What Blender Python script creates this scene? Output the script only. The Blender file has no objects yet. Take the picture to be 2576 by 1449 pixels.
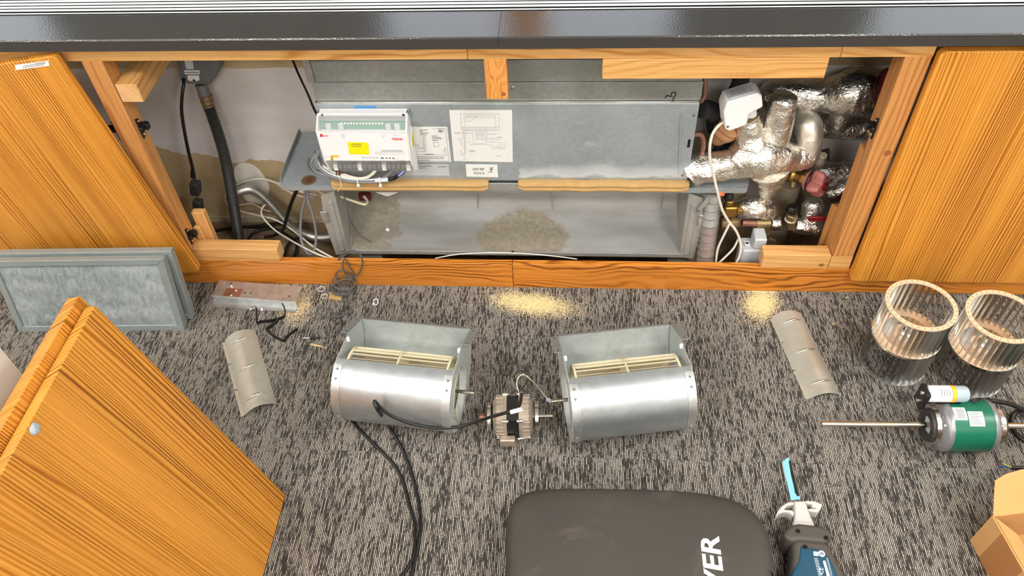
import bpy, math, random
from mathutils import Vector, Matrix, noise

# ------------------------------------------------------------------ camera
W, H, FPX = 2576, 1449, 1975.0
RIGHT = Vector((0.9976, 0.0567, -0.0404)); UP = Vector((-0.0145, 0.7371, 0.6756)); FWD = Vector((-0.0680, 0.6734, -0.7361))
CAM = Vector((0.0, -1.375, 1.5))
scene = bpy.context.scene
col = scene.collection
cam_data = bpy.data.cameras.new('camera'); cam = bpy.data.objects.new('camera', cam_data); col.objects.link(cam)
cam_data.sensor_width = 36.0; cam_data.lens = FPX / W * 36.0; cam_data.clip_start = 0.02
fz = -FWD.normalized(); rx = RIGHT.normalized(); uy = fz.cross(rx).normalized(); rx = uy.cross(fz)
cam.matrix_world = Matrix(((rx.x, uy.x, fz.x, CAM.x), (rx.y, uy.y, fz.y, CAM.y), (rx.z, uy.z, fz.z, CAM.z), (0, 0, 0, 1)))
scene.camera = cam
# ------------------------------------------------------------------ world, exposure
wd = bpy.data.worlds.new('sky'); scene.world = wd; wd.use_nodes = True
wd.node_tree.nodes['Background'].inputs[0].default_value = (0.80, 0.88, 1.0, 1)
wd.node_tree.nodes['Background'].inputs[1].default_value = 2.6
scene.view_settings.view_transform = 'Standard'; scene.view_settings.look = 'None'
scene.view_settings.exposure = 0.0; scene.view_settings.gamma = 1.0; scene.view_settings.use_curve_mapping = False
# ceiling light panels: (x, y, size x, size y), height, strength, colour
CEIL_Z = 2.7
LIGHT_PANELS = [(-1.9, -3.3, 0.6, 0.6), (0.1, -3.3, 0.6, 0.6), (2.0, -3.3, 0.6, 0.6), (-1.4, -1.7, 0.6, 0.6), (1.1, -1.7, 0.6, 0.6), (2.4, -0.55, 0.6, 0.6), (-2.6, -0.55, .6, .6)]
LIGHT_STRENGTH = 36.0
LIGHT_COLOUR = (1.0, 0.985, 0.95)

# ------------------------------------------------------------------ from photo pixel to a point on a plane of the place
def ray(u, v): return FWD + RIGHT * ((u - W / 2) / FPX) - UP * ((v - H / 2) / FPX)
def Z(u, v, z=0.0):
    d = ray(u, v); return CAM + d * ((z - CAM.z) / d.z)
def Y(u, v, y=0.0):
    d = ray(u, v); return CAM + d * ((y - CAM.y) / d.y)
def ypath(l): return [Y(*p) for p in l]
def zpath(l): return [Z(*p) for p in l]

# ------------------------------------------------------------------ materials
def lin(r, g, b):
    f = lambda c: c / 12.92 if c <= 0.04045 else ((c + 0.055) / 1.055) ** 2.4
    return (f(r / 255), f(g / 255), f(b / 255), 1.0)
MATS = {}
class NT:
    def __init__(s, name):
        m = bpy.data.materials.new(name); m.use_nodes = True; s.m = m; s.t = m.node_tree; s.b = s.t.nodes['Principled BSDF']; MATS[name] = m
        s.tc = None
    def n(s, kind, **kw):
        nd = s.t.nodes.new('ShaderNode' + kind)
        for k, v in kw.items():
            if k in nd.inputs.keys(): s.put(nd.inputs[k], v)
            else: setattr(nd, k, v)
        return nd
    def put(s, sock, v):
        if hasattr(v, 'is_output') or isinstance(v, bpy.types.NodeSocket): s.t.links.new(v, sock)
        else: sock.default_value = v
    def obj(s):
        if s.tc is None: s.tc = s.t.nodes.new('ShaderNodeTexCoord')
        return s.tc.outputs['Object']
    def pos(s): return s.n('NewGeometry').outputs['Position']
    def mapped(s, vec, scale=(1, 1, 1), loc=(0, 0, 0), rot=(0, 0, 0)):
        mp = s.n('Mapping'); s.put(mp.inputs['Vector'], vec); mp.inputs['Scale'].default_value = scale; mp.inputs['Location'].default_value = loc; mp.inputs['Rotation'].default_value = rot
        return mp.outputs[0]
    def noise(s, vec, scale, detail=2.0, rough=0.5, out=0, dist=0.0):
        nd = s.n('TexNoise'); s.put(nd.inputs['Vector'], vec); nd.inputs['Scale'].default_value = scale; nd.inputs['Detail'].default_value = detail; nd.inputs['Roughness'].default_value = rough; nd.inputs['Distortion'].default_value = dist
        return nd.outputs[out]
    def math(s, op, a, b=0.0, clamp=False):
        nd = s.n('Math', operation=op, use_clamp=clamp); s.put(nd.inputs[0], a); s.put(nd.inputs[1], b); return nd.outputs[0]
    def ramp(s, fac, stops, interp='LINEAR'):
        nd = s.n('ValToRGB'); s.put(nd.inputs[0], fac); cr = nd.color_ramp; cr.interpolation = interp
        while len(cr.elements) < len(stops): cr.elements.new(0.5)
        for e, (p, c) in zip(cr.elements, stops): e.position = p; e.color = c if len(c) == 4 else (*c, 1)
        return nd.outputs[0]
    def mix(s, fac, a, b, blend='MIX'):
        nd = s.n('Mix', data_type='RGBA', blend_type=blend); s.put(nd.inputs[0], fac); s.put(nd.inputs[6], a); s.put(nd.inputs[7], b); return nd.outputs[2]
    def bump(s, height, strength=0.3, dist=0.001):
        nd = s.n('Bump'); s.put(nd.inputs['Height'], height); nd.inputs['Strength'].default_value = strength; nd.inputs['Distance'].default_value = dist
        s.t.links.new(nd.outputs[0], s.b.inputs['Normal']); return nd
    def base(s, c): s.put(s.b.inputs['Base Color'], c)
    def rough(s, c): s.put(s.b.inputs['Roughness'], c)
    def metal(s, c): s.put(s.b.inputs['Metallic'], c)
    def sep(s, vec):
        nd = s.n('SeparateXYZ'); s.put(nd.inputs[0], vec); return nd.outputs
    def rnd(s): return s.n('ObjectInfo').outputs['Random']

def plain(name, rgb, rough=0.5, metal=0.0, var=0.0, vscale=30.0, bump=0.0, bscale=200.0, bdist=0.0006, trans=0.0, alpha=1.0, spec=None, coat=0.0):
    k = NT(name); c = lin(*rgb)
    if var:
        f = k.noise(k.obj(), vscale, 4, 0.6)
        k.base(k.ramp(f, [(0.25, tuple(x * (1 - var) for x in c[:3])), (0.75, tuple(min(1, x * (1 + var)) for x in c[:3]))]))
    else: k.base(c)
    k.rough(rough); k.metal(metal)
    if bump: k.bump(k.noise(k.obj(), bscale, 3, 0.6), bump, bdist)
    if trans: k.b.inputs['Transmission Weight'].default_value = trans
    if alpha < 1: k.b.inputs['Alpha'].default_value = alpha
    if spec is not None: k.b.inputs['Specular IOR Level'].default_value = spec
    if coat: k.b.inputs['Coat Weight'].default_value = coat; k.b.inputs['Coat Roughness'].default_value = 0.15
    return k.m

def wood(name, grain, light, mid, dark, period=0.009, warp=0.014, wx=14.0, along=0.9, rough=0.42, bump=0.5, broad=0.5, sharp=1.0, drift=1.0):
    """brushed softwood: rings run along axis `grain`; spacing, width and depth vary"""
    k = NT(name); v = k.obj(); s = k.sep(v); ax = 'xyz'.index(grain); o = [i for i in range(3) if i != ax]
    rn = k.math('MULTIPLY', k.rnd(), 37.0)
    a = k.math('ADD', k.math('ADD', s[o[0]], k.math('MULTIPLY', s[o[1]], 0.8)), rn)
    al = k.math('ADD', s[ax], rn)
    cx = k.n('CombineXYZ'); k.put(cx.inputs[0], k.math('MULTIPLY', a, wx)); k.put(cx.inputs[1], k.math('MULTIPLY', al, along * drift)); k.put(cx.inputs[2], rn)
    w1 = k.math('SUBTRACT', k.noise(cx.outputs[0], 1.0, 3, 0.5), 0.5)
    cx2 = k.n('CombineXYZ'); k.put(cx2.inputs[0], k.math('MULTIPLY', a, wx * 3)); k.put(cx2.inputs[1], k.math('MULTIPLY', al, along * 5)); k.put(cx2.inputs[2], rn)
    w2 = k.math('SUBTRACT', k.noise(cx2.outputs[0], 1.0, 2, 0.5), 0.5)
    a2 = k.math('ADD', k.math('ADD', a, k.math('MULTIPLY', w1, warp * 8)), k.math('MULTIPLY', w2, warp * 0.3))
    ph = k.math('SINE', k.math('MULTIPLY', a2, 6.2832 / period))
    ring = k.math('POWER', k.math('ADD', k.math('MULTIPLY', ph, 0.5), 0.5), sharp)
    cx3 = k.n('CombineXYZ'); k.put(cx3.inputs[0], k.math('MULTIPLY', a, 22.0)); k.put(cx3.inputs[1], k.math('MULTIPLY', al, along * 0.8)); k.put(cx3.inputs[2], 3.3)
    amp = k.ramp(k.noise(cx3.outputs[0], 1.0, 2, 0.6), [(0.35, (0.25,) * 3), (0.65, (1.0,) * 3)])
    cx4 = k.n('CombineXYZ'); k.put(cx4.inputs[0], k.math('MULTIPLY', a, 420.0)); k.put(cx4.inputs[1], k.math('MULTIPLY', al, 6.0))
    fine = k.noise(cx4.outputs[0], 1.0, 2, 0.6)
    d = k.math('MULTIPLY', ring, amp)
    base = k.ramp(d, [(0.0, lin(*light)), (0.45, lin(*mid)), (1.0, lin(*dark))])
    tone = k.ramp(k.noise(cx3.outputs[0], 0.6, 3, 0.6), [(0.3, (1 - broad * 0.45,) * 3), (0.7, (1.0,) * 3)])
    base = k.mix(1.0, base, tone, 'MULTIPLY')
    base = k.mix(0.35, base, k.ramp(fine, [(0.35, (0.55, 0.5, 0.45)), (0.6, (1, 1, 1))]), 'MULTIPLY')
    k.base(base); k.rough(rough)
    k.bump(k.math('SUBTRACT', k.math('MULTIPLY', fine, 0.3), d), bump, 0.0006)
    return k.m

M = MATS
OL, OM, OD = (232, 162, 66), (208, 133, 38), (134, 72, 12)
for g in 'xyz': wood('panel_wood_' + g, g, OL, OM, OD, period=0.0062, warp=0.011, wx=13, along=1.1, bump=0.7, drift=0.22, sharp=1.3, broad=0.3)
for g in 'xyz': wood('plinth_wood_' + g, g, (222, 142, 56), (208, 126, 40), (100, 48, 12), period=0.0125, warp=0.020, wx=9, along=2.2, bump=0.12, broad=0.2, sharp=1.5, rough=0.35)
for g in 'xyz': wood('pine_' + g, g, (232, 178, 112), (224, 166, 98), (196, 128, 64), period=0.013, warp=0.014, wx=8, along=1.2, bump=0.06, broad=0.15, rough=0.55, sharp=2.0)
for g in 'xyz': wood('post_pine_' + g, g, (214, 152, 88), (204, 138, 74), (172, 106, 50), period=0.013, warp=0.014, wx=8, along=1.2, bump=0.06, broad=0.2, rough=0.55, sharp=2.0)
for g in 'xyz': wood('rail_pine_' + g, g, (236, 182, 112), (224, 164, 90), (190, 118, 56), period=0.016, warp=0.02, wx=8, along=1.6, bump=0.06, broad=0.2, rough=0.5, sharp=2.0)
wood('stub_pine_z', 'z', (236, 168, 92), (222, 146, 66), (176, 98, 36), period=0.008, warp=0.016, wx=16, along=4.0, bump=0.06, broad=0.1, rough=0.5, sharp=1.6)
wood('end_grain', 'y', (228, 184, 130), (220, 172, 116), (206, 152, 96), period=0.006, warp=0.01, wx=20, along=20, bump=0.1, broad=0.1, rough=0.7)

def carpet():
    k = NT('carpet_loop'); p = k.pos(); s = k.sep(p)
    # slightly wandering ribs running away from the cabinet
    wob = k.math('MULTIPLY', k.math('SUBTRACT', k.noise(k.mapped(p, (120, 45, 1)), 1.0, 2, 0.5), 0.5), 0.0022)
    x = k.math('DIVIDE', k.math('ADD', s[0], wob), 0.0035)
    cell = k.math('FLOOR', x); fr = k.math('FRACT', x)
    tilek = k.math('FLOOR', k.math('DIVIDE', k.math('ADD', s[1], 10.495), 0.5))
    cx = k.n('CombineXYZ'); k.put(cx.inputs[0], k.math('MULTIPLY', cell, 7.31)); k.put(cx.inputs[1], k.math('MULTIPLY', s[1], 36.0)); k.put(cx.inputs[2], k.math('MULTIPLY', tilek, 5.7))
    seg = k.noise(cx.outputs[0], 1.0, 2, 0.65)          # dashes along each rib
    cb = k.n('CombineXYZ'); k.put(cb.inputs[0], k.math('MULTIPLY', s[0], 26.0)); k.put(cb.inputs[1], k.math('MULTIPLY', s[1], 3.0)); k.put(cb.inputs[2], k.math('MULTIPLY', tilek, 3.1))
    band = k.noise(cb.outputs[0], 1.0, 3, 0.6)          # broad bands of darker yarn
    rib = k.math('SINE', k.math('MULTIPLY', fr, 3.14159))
    twist = k.noise(k.mapped(p, (500, 260, 300)), 1.0, 2, 0.6)
    lum = k.math('ADD', k.math('ADD', seg, k.math('MULTIPLY', k.math('SUBTRACT', band, 0.5), 0.34)), k.math('MULTIPLY', k.math('SUBTRACT', twist, 0.5), 0.30))
    lit = k.ramp(lum, [(0.38, (0.0,) * 3), (0.47, (0.45,) * 3), (0.56, (1.0,) * 3)])
    core = k.math('MULTIPLY', k.ramp(rib, [(0.45, (0, 0, 0)), (0.85, (1, 1, 1))]), lit)
    side = k.ramp(rib, [(0.10, lin(22, 20, 20)), (0.60, lin(72, 68, 65))])
    k.base(k.mix(core, side, k.ramp(twist, [(0.3, lin(146, 139, 130)), (0.62, lin(204, 196, 184))]))); k.rough(0.95); k.b.inputs['Specular IOR Level'].default_value = 0.15
    k.bump(k.math('ADD', rib, k.math('MULTIPLY', twist, 0.5)), 0.8, 0.0016)
carpet()

def galv(name, rgb, metal=0.75, rough=0.42, spangle=0.25, dust=0.0, stain=0.0, sscale=70.0, dcol=(168, 162, 146), bscale=1.0, residue=0.0):
    k = NT(name); v = k.obj()
    vo = k.n('TexVoronoi'); k.put(vo.inputs['Vector'], v); vo.inputs['Scale'].default_value = sscale
    c = lin(*rgb)
    sp = k.ramp(k.sep(vo.outputs['Color'])[0], [(0.0, tuple(x * (1 - spangle) for x in c[:3])), (1.0, tuple(min(1, x * (1 + spangle)) for x in c[:3]))])
    cl = k.noise(v, 7.0, 4, 0.6)
    b = k.mix(1.0, sp, k.ramp(cl, [(0.3, (0.82,) * 3), (0.7, (1.06, 1.05, 1.04))]), 'MULTIPLY')
    mf = metal
    if dust:
        fl = k.n('TexVoronoi'); k.put(fl.inputs['Vector'], k.mapped(v, (1, 1, 1))); fl.inputs['Scale'].default_value = 210.0
        spk = k.math('MULTIPLY', k.math('LESS_THAN', fl.outputs['Distance'], 0.2), k.math('GREATER_THAN', k.noise(v, 22.0, 3, 0.7), 0.52))
        cloud = k.ramp(k.noise(v, 5.0, 5, 0.65), [(0.45, (0, 0, 0)), (0.75, (1, 1, 1))])
        df = k.math('ADD', k.math('MULTIPLY', spk, 0.7), k.math('MULTIPLY', cloud, dust), True)
        b = k.mix(df, b, lin(*dcol)); mf = k.math('MULTIPLY', k.math('SUBTRACT', 1.0, df), metal)
    if residue:
        ps = k.pos(); sx_ = k.sep(ps)
        e_ = k.math('ADD', sx_[2], k.math('MULTIPLY', k.math('SUBTRACT', k.noise(k.mapped(ps, (9, 1, 14)), 1.0, 5, 0.65), 0.5), 0.07))
        rf = k.math('MULTIPLY', k.ramp(e_, [(0.295, (0, 0, 0)), (0.30, (1, 1, 1)), (0.318, (0.7, 0.7, 0.7)), (0.335, (0, 0, 0))]), k.math('GREATER_THAN', k.math('ADD', sx_[0], k.math('MULTIPLY', k.noise(ps, 20, 3, 0.6), 0.05)), -0.09))
        rf2 = k.ramp(k.noise(k.mapped(ps, (7, 1, 22)), 1.0, 5, 0.6), [(0.62, (0, 0, 0)), (0.74, (0.8, 0.8, 0.8))])
        rr_ = k.math('MULTIPLY', k.math('ADD', k.math('MULTIPLY', rf, 0.75), k.math('MULTIPLY', rf2, 0.5), True), residue)
        b = k.mix(rr_, b, lin(206, 212, 216)); mf = k.math('MULTIPLY', k.math('SUBTRACT', 1.0, rr_), mf)
    if stain:
        sf = k.ramp(k.noise(v, 9.0, 4, 0.7), [(0.56, (0, 0, 0)), (0.7, (1, 1, 1))])
        sf = k.math('MULTIPLY', sf, stain); b = k.mix(sf, b, lin(120, 84, 56))
    k.base(b); k.metal(mf)
    k.rough(k.math('ADD', k.math('MULTIPLY', k.noise(v, 30.0, 3, 0.6), 0.2), rough - 0.1))
    k.bump(k.noise(v, 60.0, 3, 0.6), 0.06 * bscale, 0.001)
    return k.m
galv('galvanised', (196, 198, 198), 0.8, 0.36, 0.12)
galv('galvanised_panel', (168, 177, 182), 0.35, 0.45, 0.06, dust=0.35, sscale=140, dcol=(176, 182, 184), residue=1.0)
galv('galvanised_duct', (152, 156, 154), 0.4, 0.42, 0.08, dust=0.4, stain=0.15, sscale=120, dcol=(150, 148, 138))
galv('galvanised_dusty', (176, 176, 172), 0.45, 0.5, 0.06, dust=0.6, stain=0.1, dcol=(170, 160, 140))
galv('galvanised_fan', (178, 184, 188), 0.8, 0.38, 0.05, stain=0.12, sscale=90, bscale=2.0)
galv('galvanised_inner', (190, 197, 195), 0.25, 0.5, 0.05, stain=0.2, sscale=90)
galv('galvanised_cover', (192, 188, 176), 0.4, 0.36, 0.03, dust=0.15, stain=0.05, dcol=(190, 180, 160))
plain('steel', (214, 212, 206), 0.25, 1.0); plain('bright_steel', (240, 238, 230), 0.14, 1.0)
plain('shaft_steel', (205, 198, 184), 0.2, 1.0, var=0.1); plain('filter_frame', (150, 160, 160), 0.45, 0.3, var=0.06); plain('blade_metal', (196, 196, 194), 0.28, 1.0); plain('cap_plastic', (170, 186, 198), 0.25)
plain('aluminium', (205, 206, 206), 0.35, 0.9, var=0.08, bump=0.1)
plain('grille_bar', (248, 248, 246), 0.35, 0.15); plain('grille_dark', (8, 8, 14), 0.8)
plain('motor_alloy', (186, 172, 156), 0.45, 0.6, var=0.2, vscale=60, bump=0.2)
def foil(name, rgb, rough, strength, scale, dirt=0.3):
    k = NT(name); v = k.obj(); c = lin(*rgb)
    n1 = k.noise(v, scale, 5, 0.65, dist=1.2); vo = k.n('TexVoronoi', feature='DISTANCE_TO_EDGE'); k.put(vo.inputs['Vector'], k.mix(0.12, v, k.noise(v, scale * 0.8, 3, 0.6, out=1))); vo.inputs['Scale'].default_value = scale * 0.9
    hgt = k.math('ADD', n1, k.math('MULTIPLY', k.math('MINIMUM', vo.outputs['Distance'], 0.25), 1.4))
    d = k.math('MULTIPLY', k.ramp(k.noise(v, 11.0, 4, 0.65), [(0.45, (0, 0, 0)), (0.7, (1, 1, 1))]), dirt)
    k.base(k.mix(d, c, lin(112, 98, 82))); k.metal(k.math('SUBTRACT', 1.0, k.math('MULTIPLY', d, 0.6)))
    k.rough(k.math('ADD', rough, k.math('MULTIPLY', d, 0.3))); k.bump(hgt, strength, 0.004)
    return k.m
foil('foil_bright', (248, 244, 236), 0.3, 0.45, 42, 0.1)
foil('foil_grey', (226, 224, 220), 0.27, 0.5, 38, 0.2)
foil('foil_smooth', (222, 214, 200), 0.5, 0.25, 24, 0.75)
plain('conduit_black', (52, 50, 48), 0.45); plain('knot_wood', (150, 92, 48), 0.6, var=0.3, vscale=200); plain('pencil', (196, 146, 88), 0.9); plain('conduit_steel', (186, 184, 178), 0.38, 0.9)
plain('copper', (156, 112, 94), 0.4, 0.6, var=0.2); plain('brass', (176, 142, 76), 0.32, 0.9, var=0.2, vscale=60)
plain('old_brass', (150, 128, 92), 0.45, 0.7, var=0.25, vscale=60)
plain('red_plastic', (158, 92, 88), 0.45, var=0.1); plain('dark_red', (120, 20, 30), 0.4); plain('deep_red', (96, 30, 32), 0.5)
plain('white_plastic', (236, 236, 238), 0.35); plain('grey_plastic', (108, 110, 112), 0.45); plain('pale_grey_plastic', (204, 208, 214), 0.4)
plain('black_plastic', (24, 23, 24), 0.4); plain('black_rubber', (54, 52, 50), 0.5); plain('black_hole', (3, 3, 3), 0.9)
plain('grey_cable', (128, 128, 134), 0.45); plain('dark_grey_cable', (92, 90, 90), 0.45); plain('white_cable', (228, 220, 208), 0.5); plain('cream_cable', (222, 212, 184), 0.5)
plain('black_cable', (22, 21, 21), 0.38); plain('blue_cable', (44, 92, 176), 0.45); plain('brown_cable', (98, 62, 40), 0.5); plain('yellow_green', (170, 190, 50), 0.5); plain('orange_cable', (214, 110, 60), 0.5)
plain('paper', (228, 228, 226), 0.8, var=0.03, vscale=12); plain('label_grey', (186, 192, 196), 0.5); plain('ink', (58, 60, 64), 0.8); plain('ink_soft', (140, 142, 144), 0.8); plain('ink_black', (20, 20, 20), 0.8); plain('red_ink', (214, 52, 46), 0.6)
plain('yellow_label', (246, 228, 0), 0.5); plain('orange_label', (244, 186, 40), 0.5)
plain('cream_wheel', (226, 214, 182), 0.5, var=0.08); plain('peach_ring', (236, 208, 176), 0.35, 0.25, var=0.05)
plain('pcb_green', (88, 156, 128), 0.4); plain('foam_tan', (188, 152, 98), 0.9, var=0.1, vscale=60, bump=0.3, bscale=400)
plain('green_paint', (16, 108, 82), 0.35, var=0.05); plain('motor_grey', (150, 150, 154), 0.35, 0.5)
plain('clear_plastic', (250, 250, 250), 0.05, alpha=0.14); plain('sheath_plastic', (225, 228, 230), 0.12, alpha=0.22)
plain('white_print', (214, 218, 226), 0.6)
plain('tool_blue', (24, 72, 96), 0.42, var=0.05); plain('tool_rubber', (74, 69, 62), 0.6, var=0.1); plain('blade_blue', (132, 196, 226), 0.4); plain('tool_grey', (198, 194, 188), 0.45, var=0.04)
plain('cardboard', (206, 158, 100), 0.85, var=0.08, vscale=14); plain('packing_tape', (176, 118, 66), 0.3, coat=0.5); plain('cardboard_inner', (190, 144, 88), 0.9, var=0.06)
plain('brown_wrap', (168, 122, 84), 0.8, var=0.25, vscale=30, bump=0.5, bscale=60, bdist=0.006); plain('beige_pipe', (186, 172, 146), 0.6, var=0.12); plain('black_lagging', (34, 34, 36), 0.7)
plain('white_melamine', (240, 236, 226), 0.45); plain('putty', (158, 168, 176), 0.6); plain('chip_wood', (236, 206, 140), 0.8); plain('sawdust', (240, 216, 164), 0.95, var=0.1)
plain('ceiling_white', (226, 224, 218), 0.9); plain('wall_white', (214, 210, 202), 0.9); plain('clear_glass', (240, 245, 245), 0.02, alpha=0.15)
plain('blind_grey', (90, 92, 88), 0.8); plain('blue_tape', (70, 150, 214), 0.6); plain('pink_cable', (214, 186, 178), 0.5)
def case_mat():
    k = NT('case_fabric'); v = k.obj(); n1 = k.noise(v, 9.0, 4, 0.6, dist=0.8); n2 = k.noise(v, 3.0, 2, 0.5)
    b = k.ramp(n2, [(0.35, lin(52, 50, 46)), (0.65, lin(66, 61, 55))]); sm = k.ramp(n1, [(0.58, (0, 0, 0)), (0.72, (0.45, 0.45, 0.45))])
    k.base(k.mix(sm, b, lin(104, 92, 86))); k.rough(0.62); k.bump(k.noise(v, 900.0, 2, 0.5), 0.05, 0.0005)
case_mat()
def gloss_black():
    k = NT('black_laminate'); k.base(lin(60, 58, 56)); k.rough(0.2); k.b.inputs['IOR'].default_value = 1.75
    k.bump(k.noise(k.obj(), 300.0, 2, 0.5), 0.5, 0.0008)
gloss_black()
plain('black_edge', (58, 55, 53), 0.4, bump=0.1)
def filter_mat():
    k = NT('filter_fabric'); v = k.obj(); n1 = k.noise(k.mapped(v, (90, 90, 40)), 1.0, 5, 0.7, dist=0.8)
    n2 = k.noise(v, 9.0, 4, 0.6)
    b = k.ramp(n1, [(0.3, lin(124, 132, 134)), (0.7, lin(178, 184, 184))])
    b = k.mix(1.0, b, k.ramp(n2, [(0.3, (0.82, 0.86, 0.88)), (0.7, (1.05, 1.05, 1.05))]), 'MULTIPLY')
    k.base(b); k.rough(0.9); k.bump(n1, 0.5, 0.003)
filter_mat()
def inner_wall():
    k = NT('inner_wall_paint'); p = k.pos(); s = k.sep(p)
    wv = k.math('MULTIPLY', k.math('SUBTRACT', k.noise(k.mapped(p, (5, 1, 1)), 1.0, 3, 0.6), 0.5), 0.16)
    edge = k.math('ADD', s[2], k.math('ADD', wv, k.math('MULTIPLY', k.noise(p, 60, 3, 0.6), 0.012)))
    low = k.math('LESS_THAN', edge, k.math('SUBTRACT', 0.165, k.math('MULTIPLY', k.math('ADD', s[0], 0.9), 0.16)))
    top = k.math('GREATER_THAN', k.math('ADD', s[2], k.math('MULTIPLY', k.noise(p, 14, 2, 0.5), 0.01)), 0.455)  # upper band in beige, with the counter overhang's shade painted in
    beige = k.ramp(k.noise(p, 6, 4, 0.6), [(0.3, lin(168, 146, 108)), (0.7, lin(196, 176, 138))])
    white = k.ramp(k.noise(k.mapped(p, (2, 2, 9)), 1.0, 4, 0.6), [(0.3, lin(206, 198, 194)), (0.7, lin(226, 222, 224))])
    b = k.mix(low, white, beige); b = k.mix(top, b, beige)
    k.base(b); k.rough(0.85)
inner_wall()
def rubble():
    k = NT('dusty_concrete'); p = k.pos(); k.base(k.ramp(k.noise(p, 16, 6, 0.65), [(0.3, lin(88, 72, 54)), (0.55, lin(140, 118, 90)), (0.75, lin(176, 156, 126))])); k.rough(0.95); k.bump(k.noise(p, 40, 5, 0.7), 0.6, 0.01)
rubble()
def deck():
    k = NT('fan_deck_metal'); p = k.pos(); s = k.sep(p); v = p
    c1 = k.ramp(k.noise(k.mapped(p, (2.5, 10, 10)), 1.0, 4, 0.6), [(0.3, lin(138, 134, 124)), (0.7, lin(186, 186, 186))])
    dx = k.math('DIVIDE', k.math('ADD', s[0], 0.115), 0.13); dz = k.math('DIVIDE', k.math('SUBTRACT', s[1], 0.12), 0.09)
    r = k.math('ADD', k.math('ADD', k.math('MULTIPLY', dx, dx), k.math('MULTIPLY', dz, dz)), k.math('MULTIPLY', k.math('SUBTRACT', k.noise(p, 30, 3, 0.6), 0.5), 0.7))
    dirt = k.ramp(r, [(0.75, (1, 1, 1)), (1.0, (0, 0, 0))])
    lft = k.ramp(k.math('ADD', s[0], k.math('MULTIPLY', k.noise(p, 18, 4, 0.6), 0.2)), [(0.0, (0, 0, 0)), (1.0, (0, 0, 0))])
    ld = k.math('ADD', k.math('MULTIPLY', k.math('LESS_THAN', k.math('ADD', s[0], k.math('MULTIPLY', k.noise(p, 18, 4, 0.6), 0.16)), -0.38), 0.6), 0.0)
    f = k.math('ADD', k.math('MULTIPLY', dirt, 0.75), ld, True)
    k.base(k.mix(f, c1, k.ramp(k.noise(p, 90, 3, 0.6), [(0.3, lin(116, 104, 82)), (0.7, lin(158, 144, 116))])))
    k.metal(k.math('MULTIPLY', k.math('SUBTRACT', 1.0, f), 0.35)); k.rough(0.5)
deck()
em = NT('lamp_diffuser'); em.b.inputs['Emission Color'].default_value = (*LIGHT_COLOUR, 1); em.b.inputs['Emission Strength'].default_value = LIGHT_STRENGTH; em.base((1, 1, 1, 1))
# ------------------------------------------------------------------ mesh helpers
PM = {}
def frame(axis, ref=None):
    a = Vector(axis).normalized(); r = Vector(ref) if ref is not None else (Vector((0, 0, 1)) if abs(a.z) < 0.9 else Vector((1, 0, 0)))
    x = r.cross(a)
    if x.length < 1e-6: x = Vector((1, 0, 0)).cross(a)
    x.normalize(); return x, a.cross(x), a
def spline(pts, sub=6, closed=False):
    p = [Vector(q) for q in pts]; n = len(p); out = []
    if n < 3: return p
    for i in range(n if closed else n - 1):
        g = (lambda j: p[j % n]) if closed else (lambda j: p[max(0, min(n - 1, j))])
        a, b, c, d = g(i - 1), g(i), g(i + 1), g(i + 2)
        for k in range(sub):
            t = k / sub
            out.append(0.5 * ((2 * b) + (c - a) * t + (2 * a - 5 * b + 4 * c - d) * t * t + (3 * b - a - 3 * c + d) * t ** 3))
    if not closed: out.append(p[-1])
    return out
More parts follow.
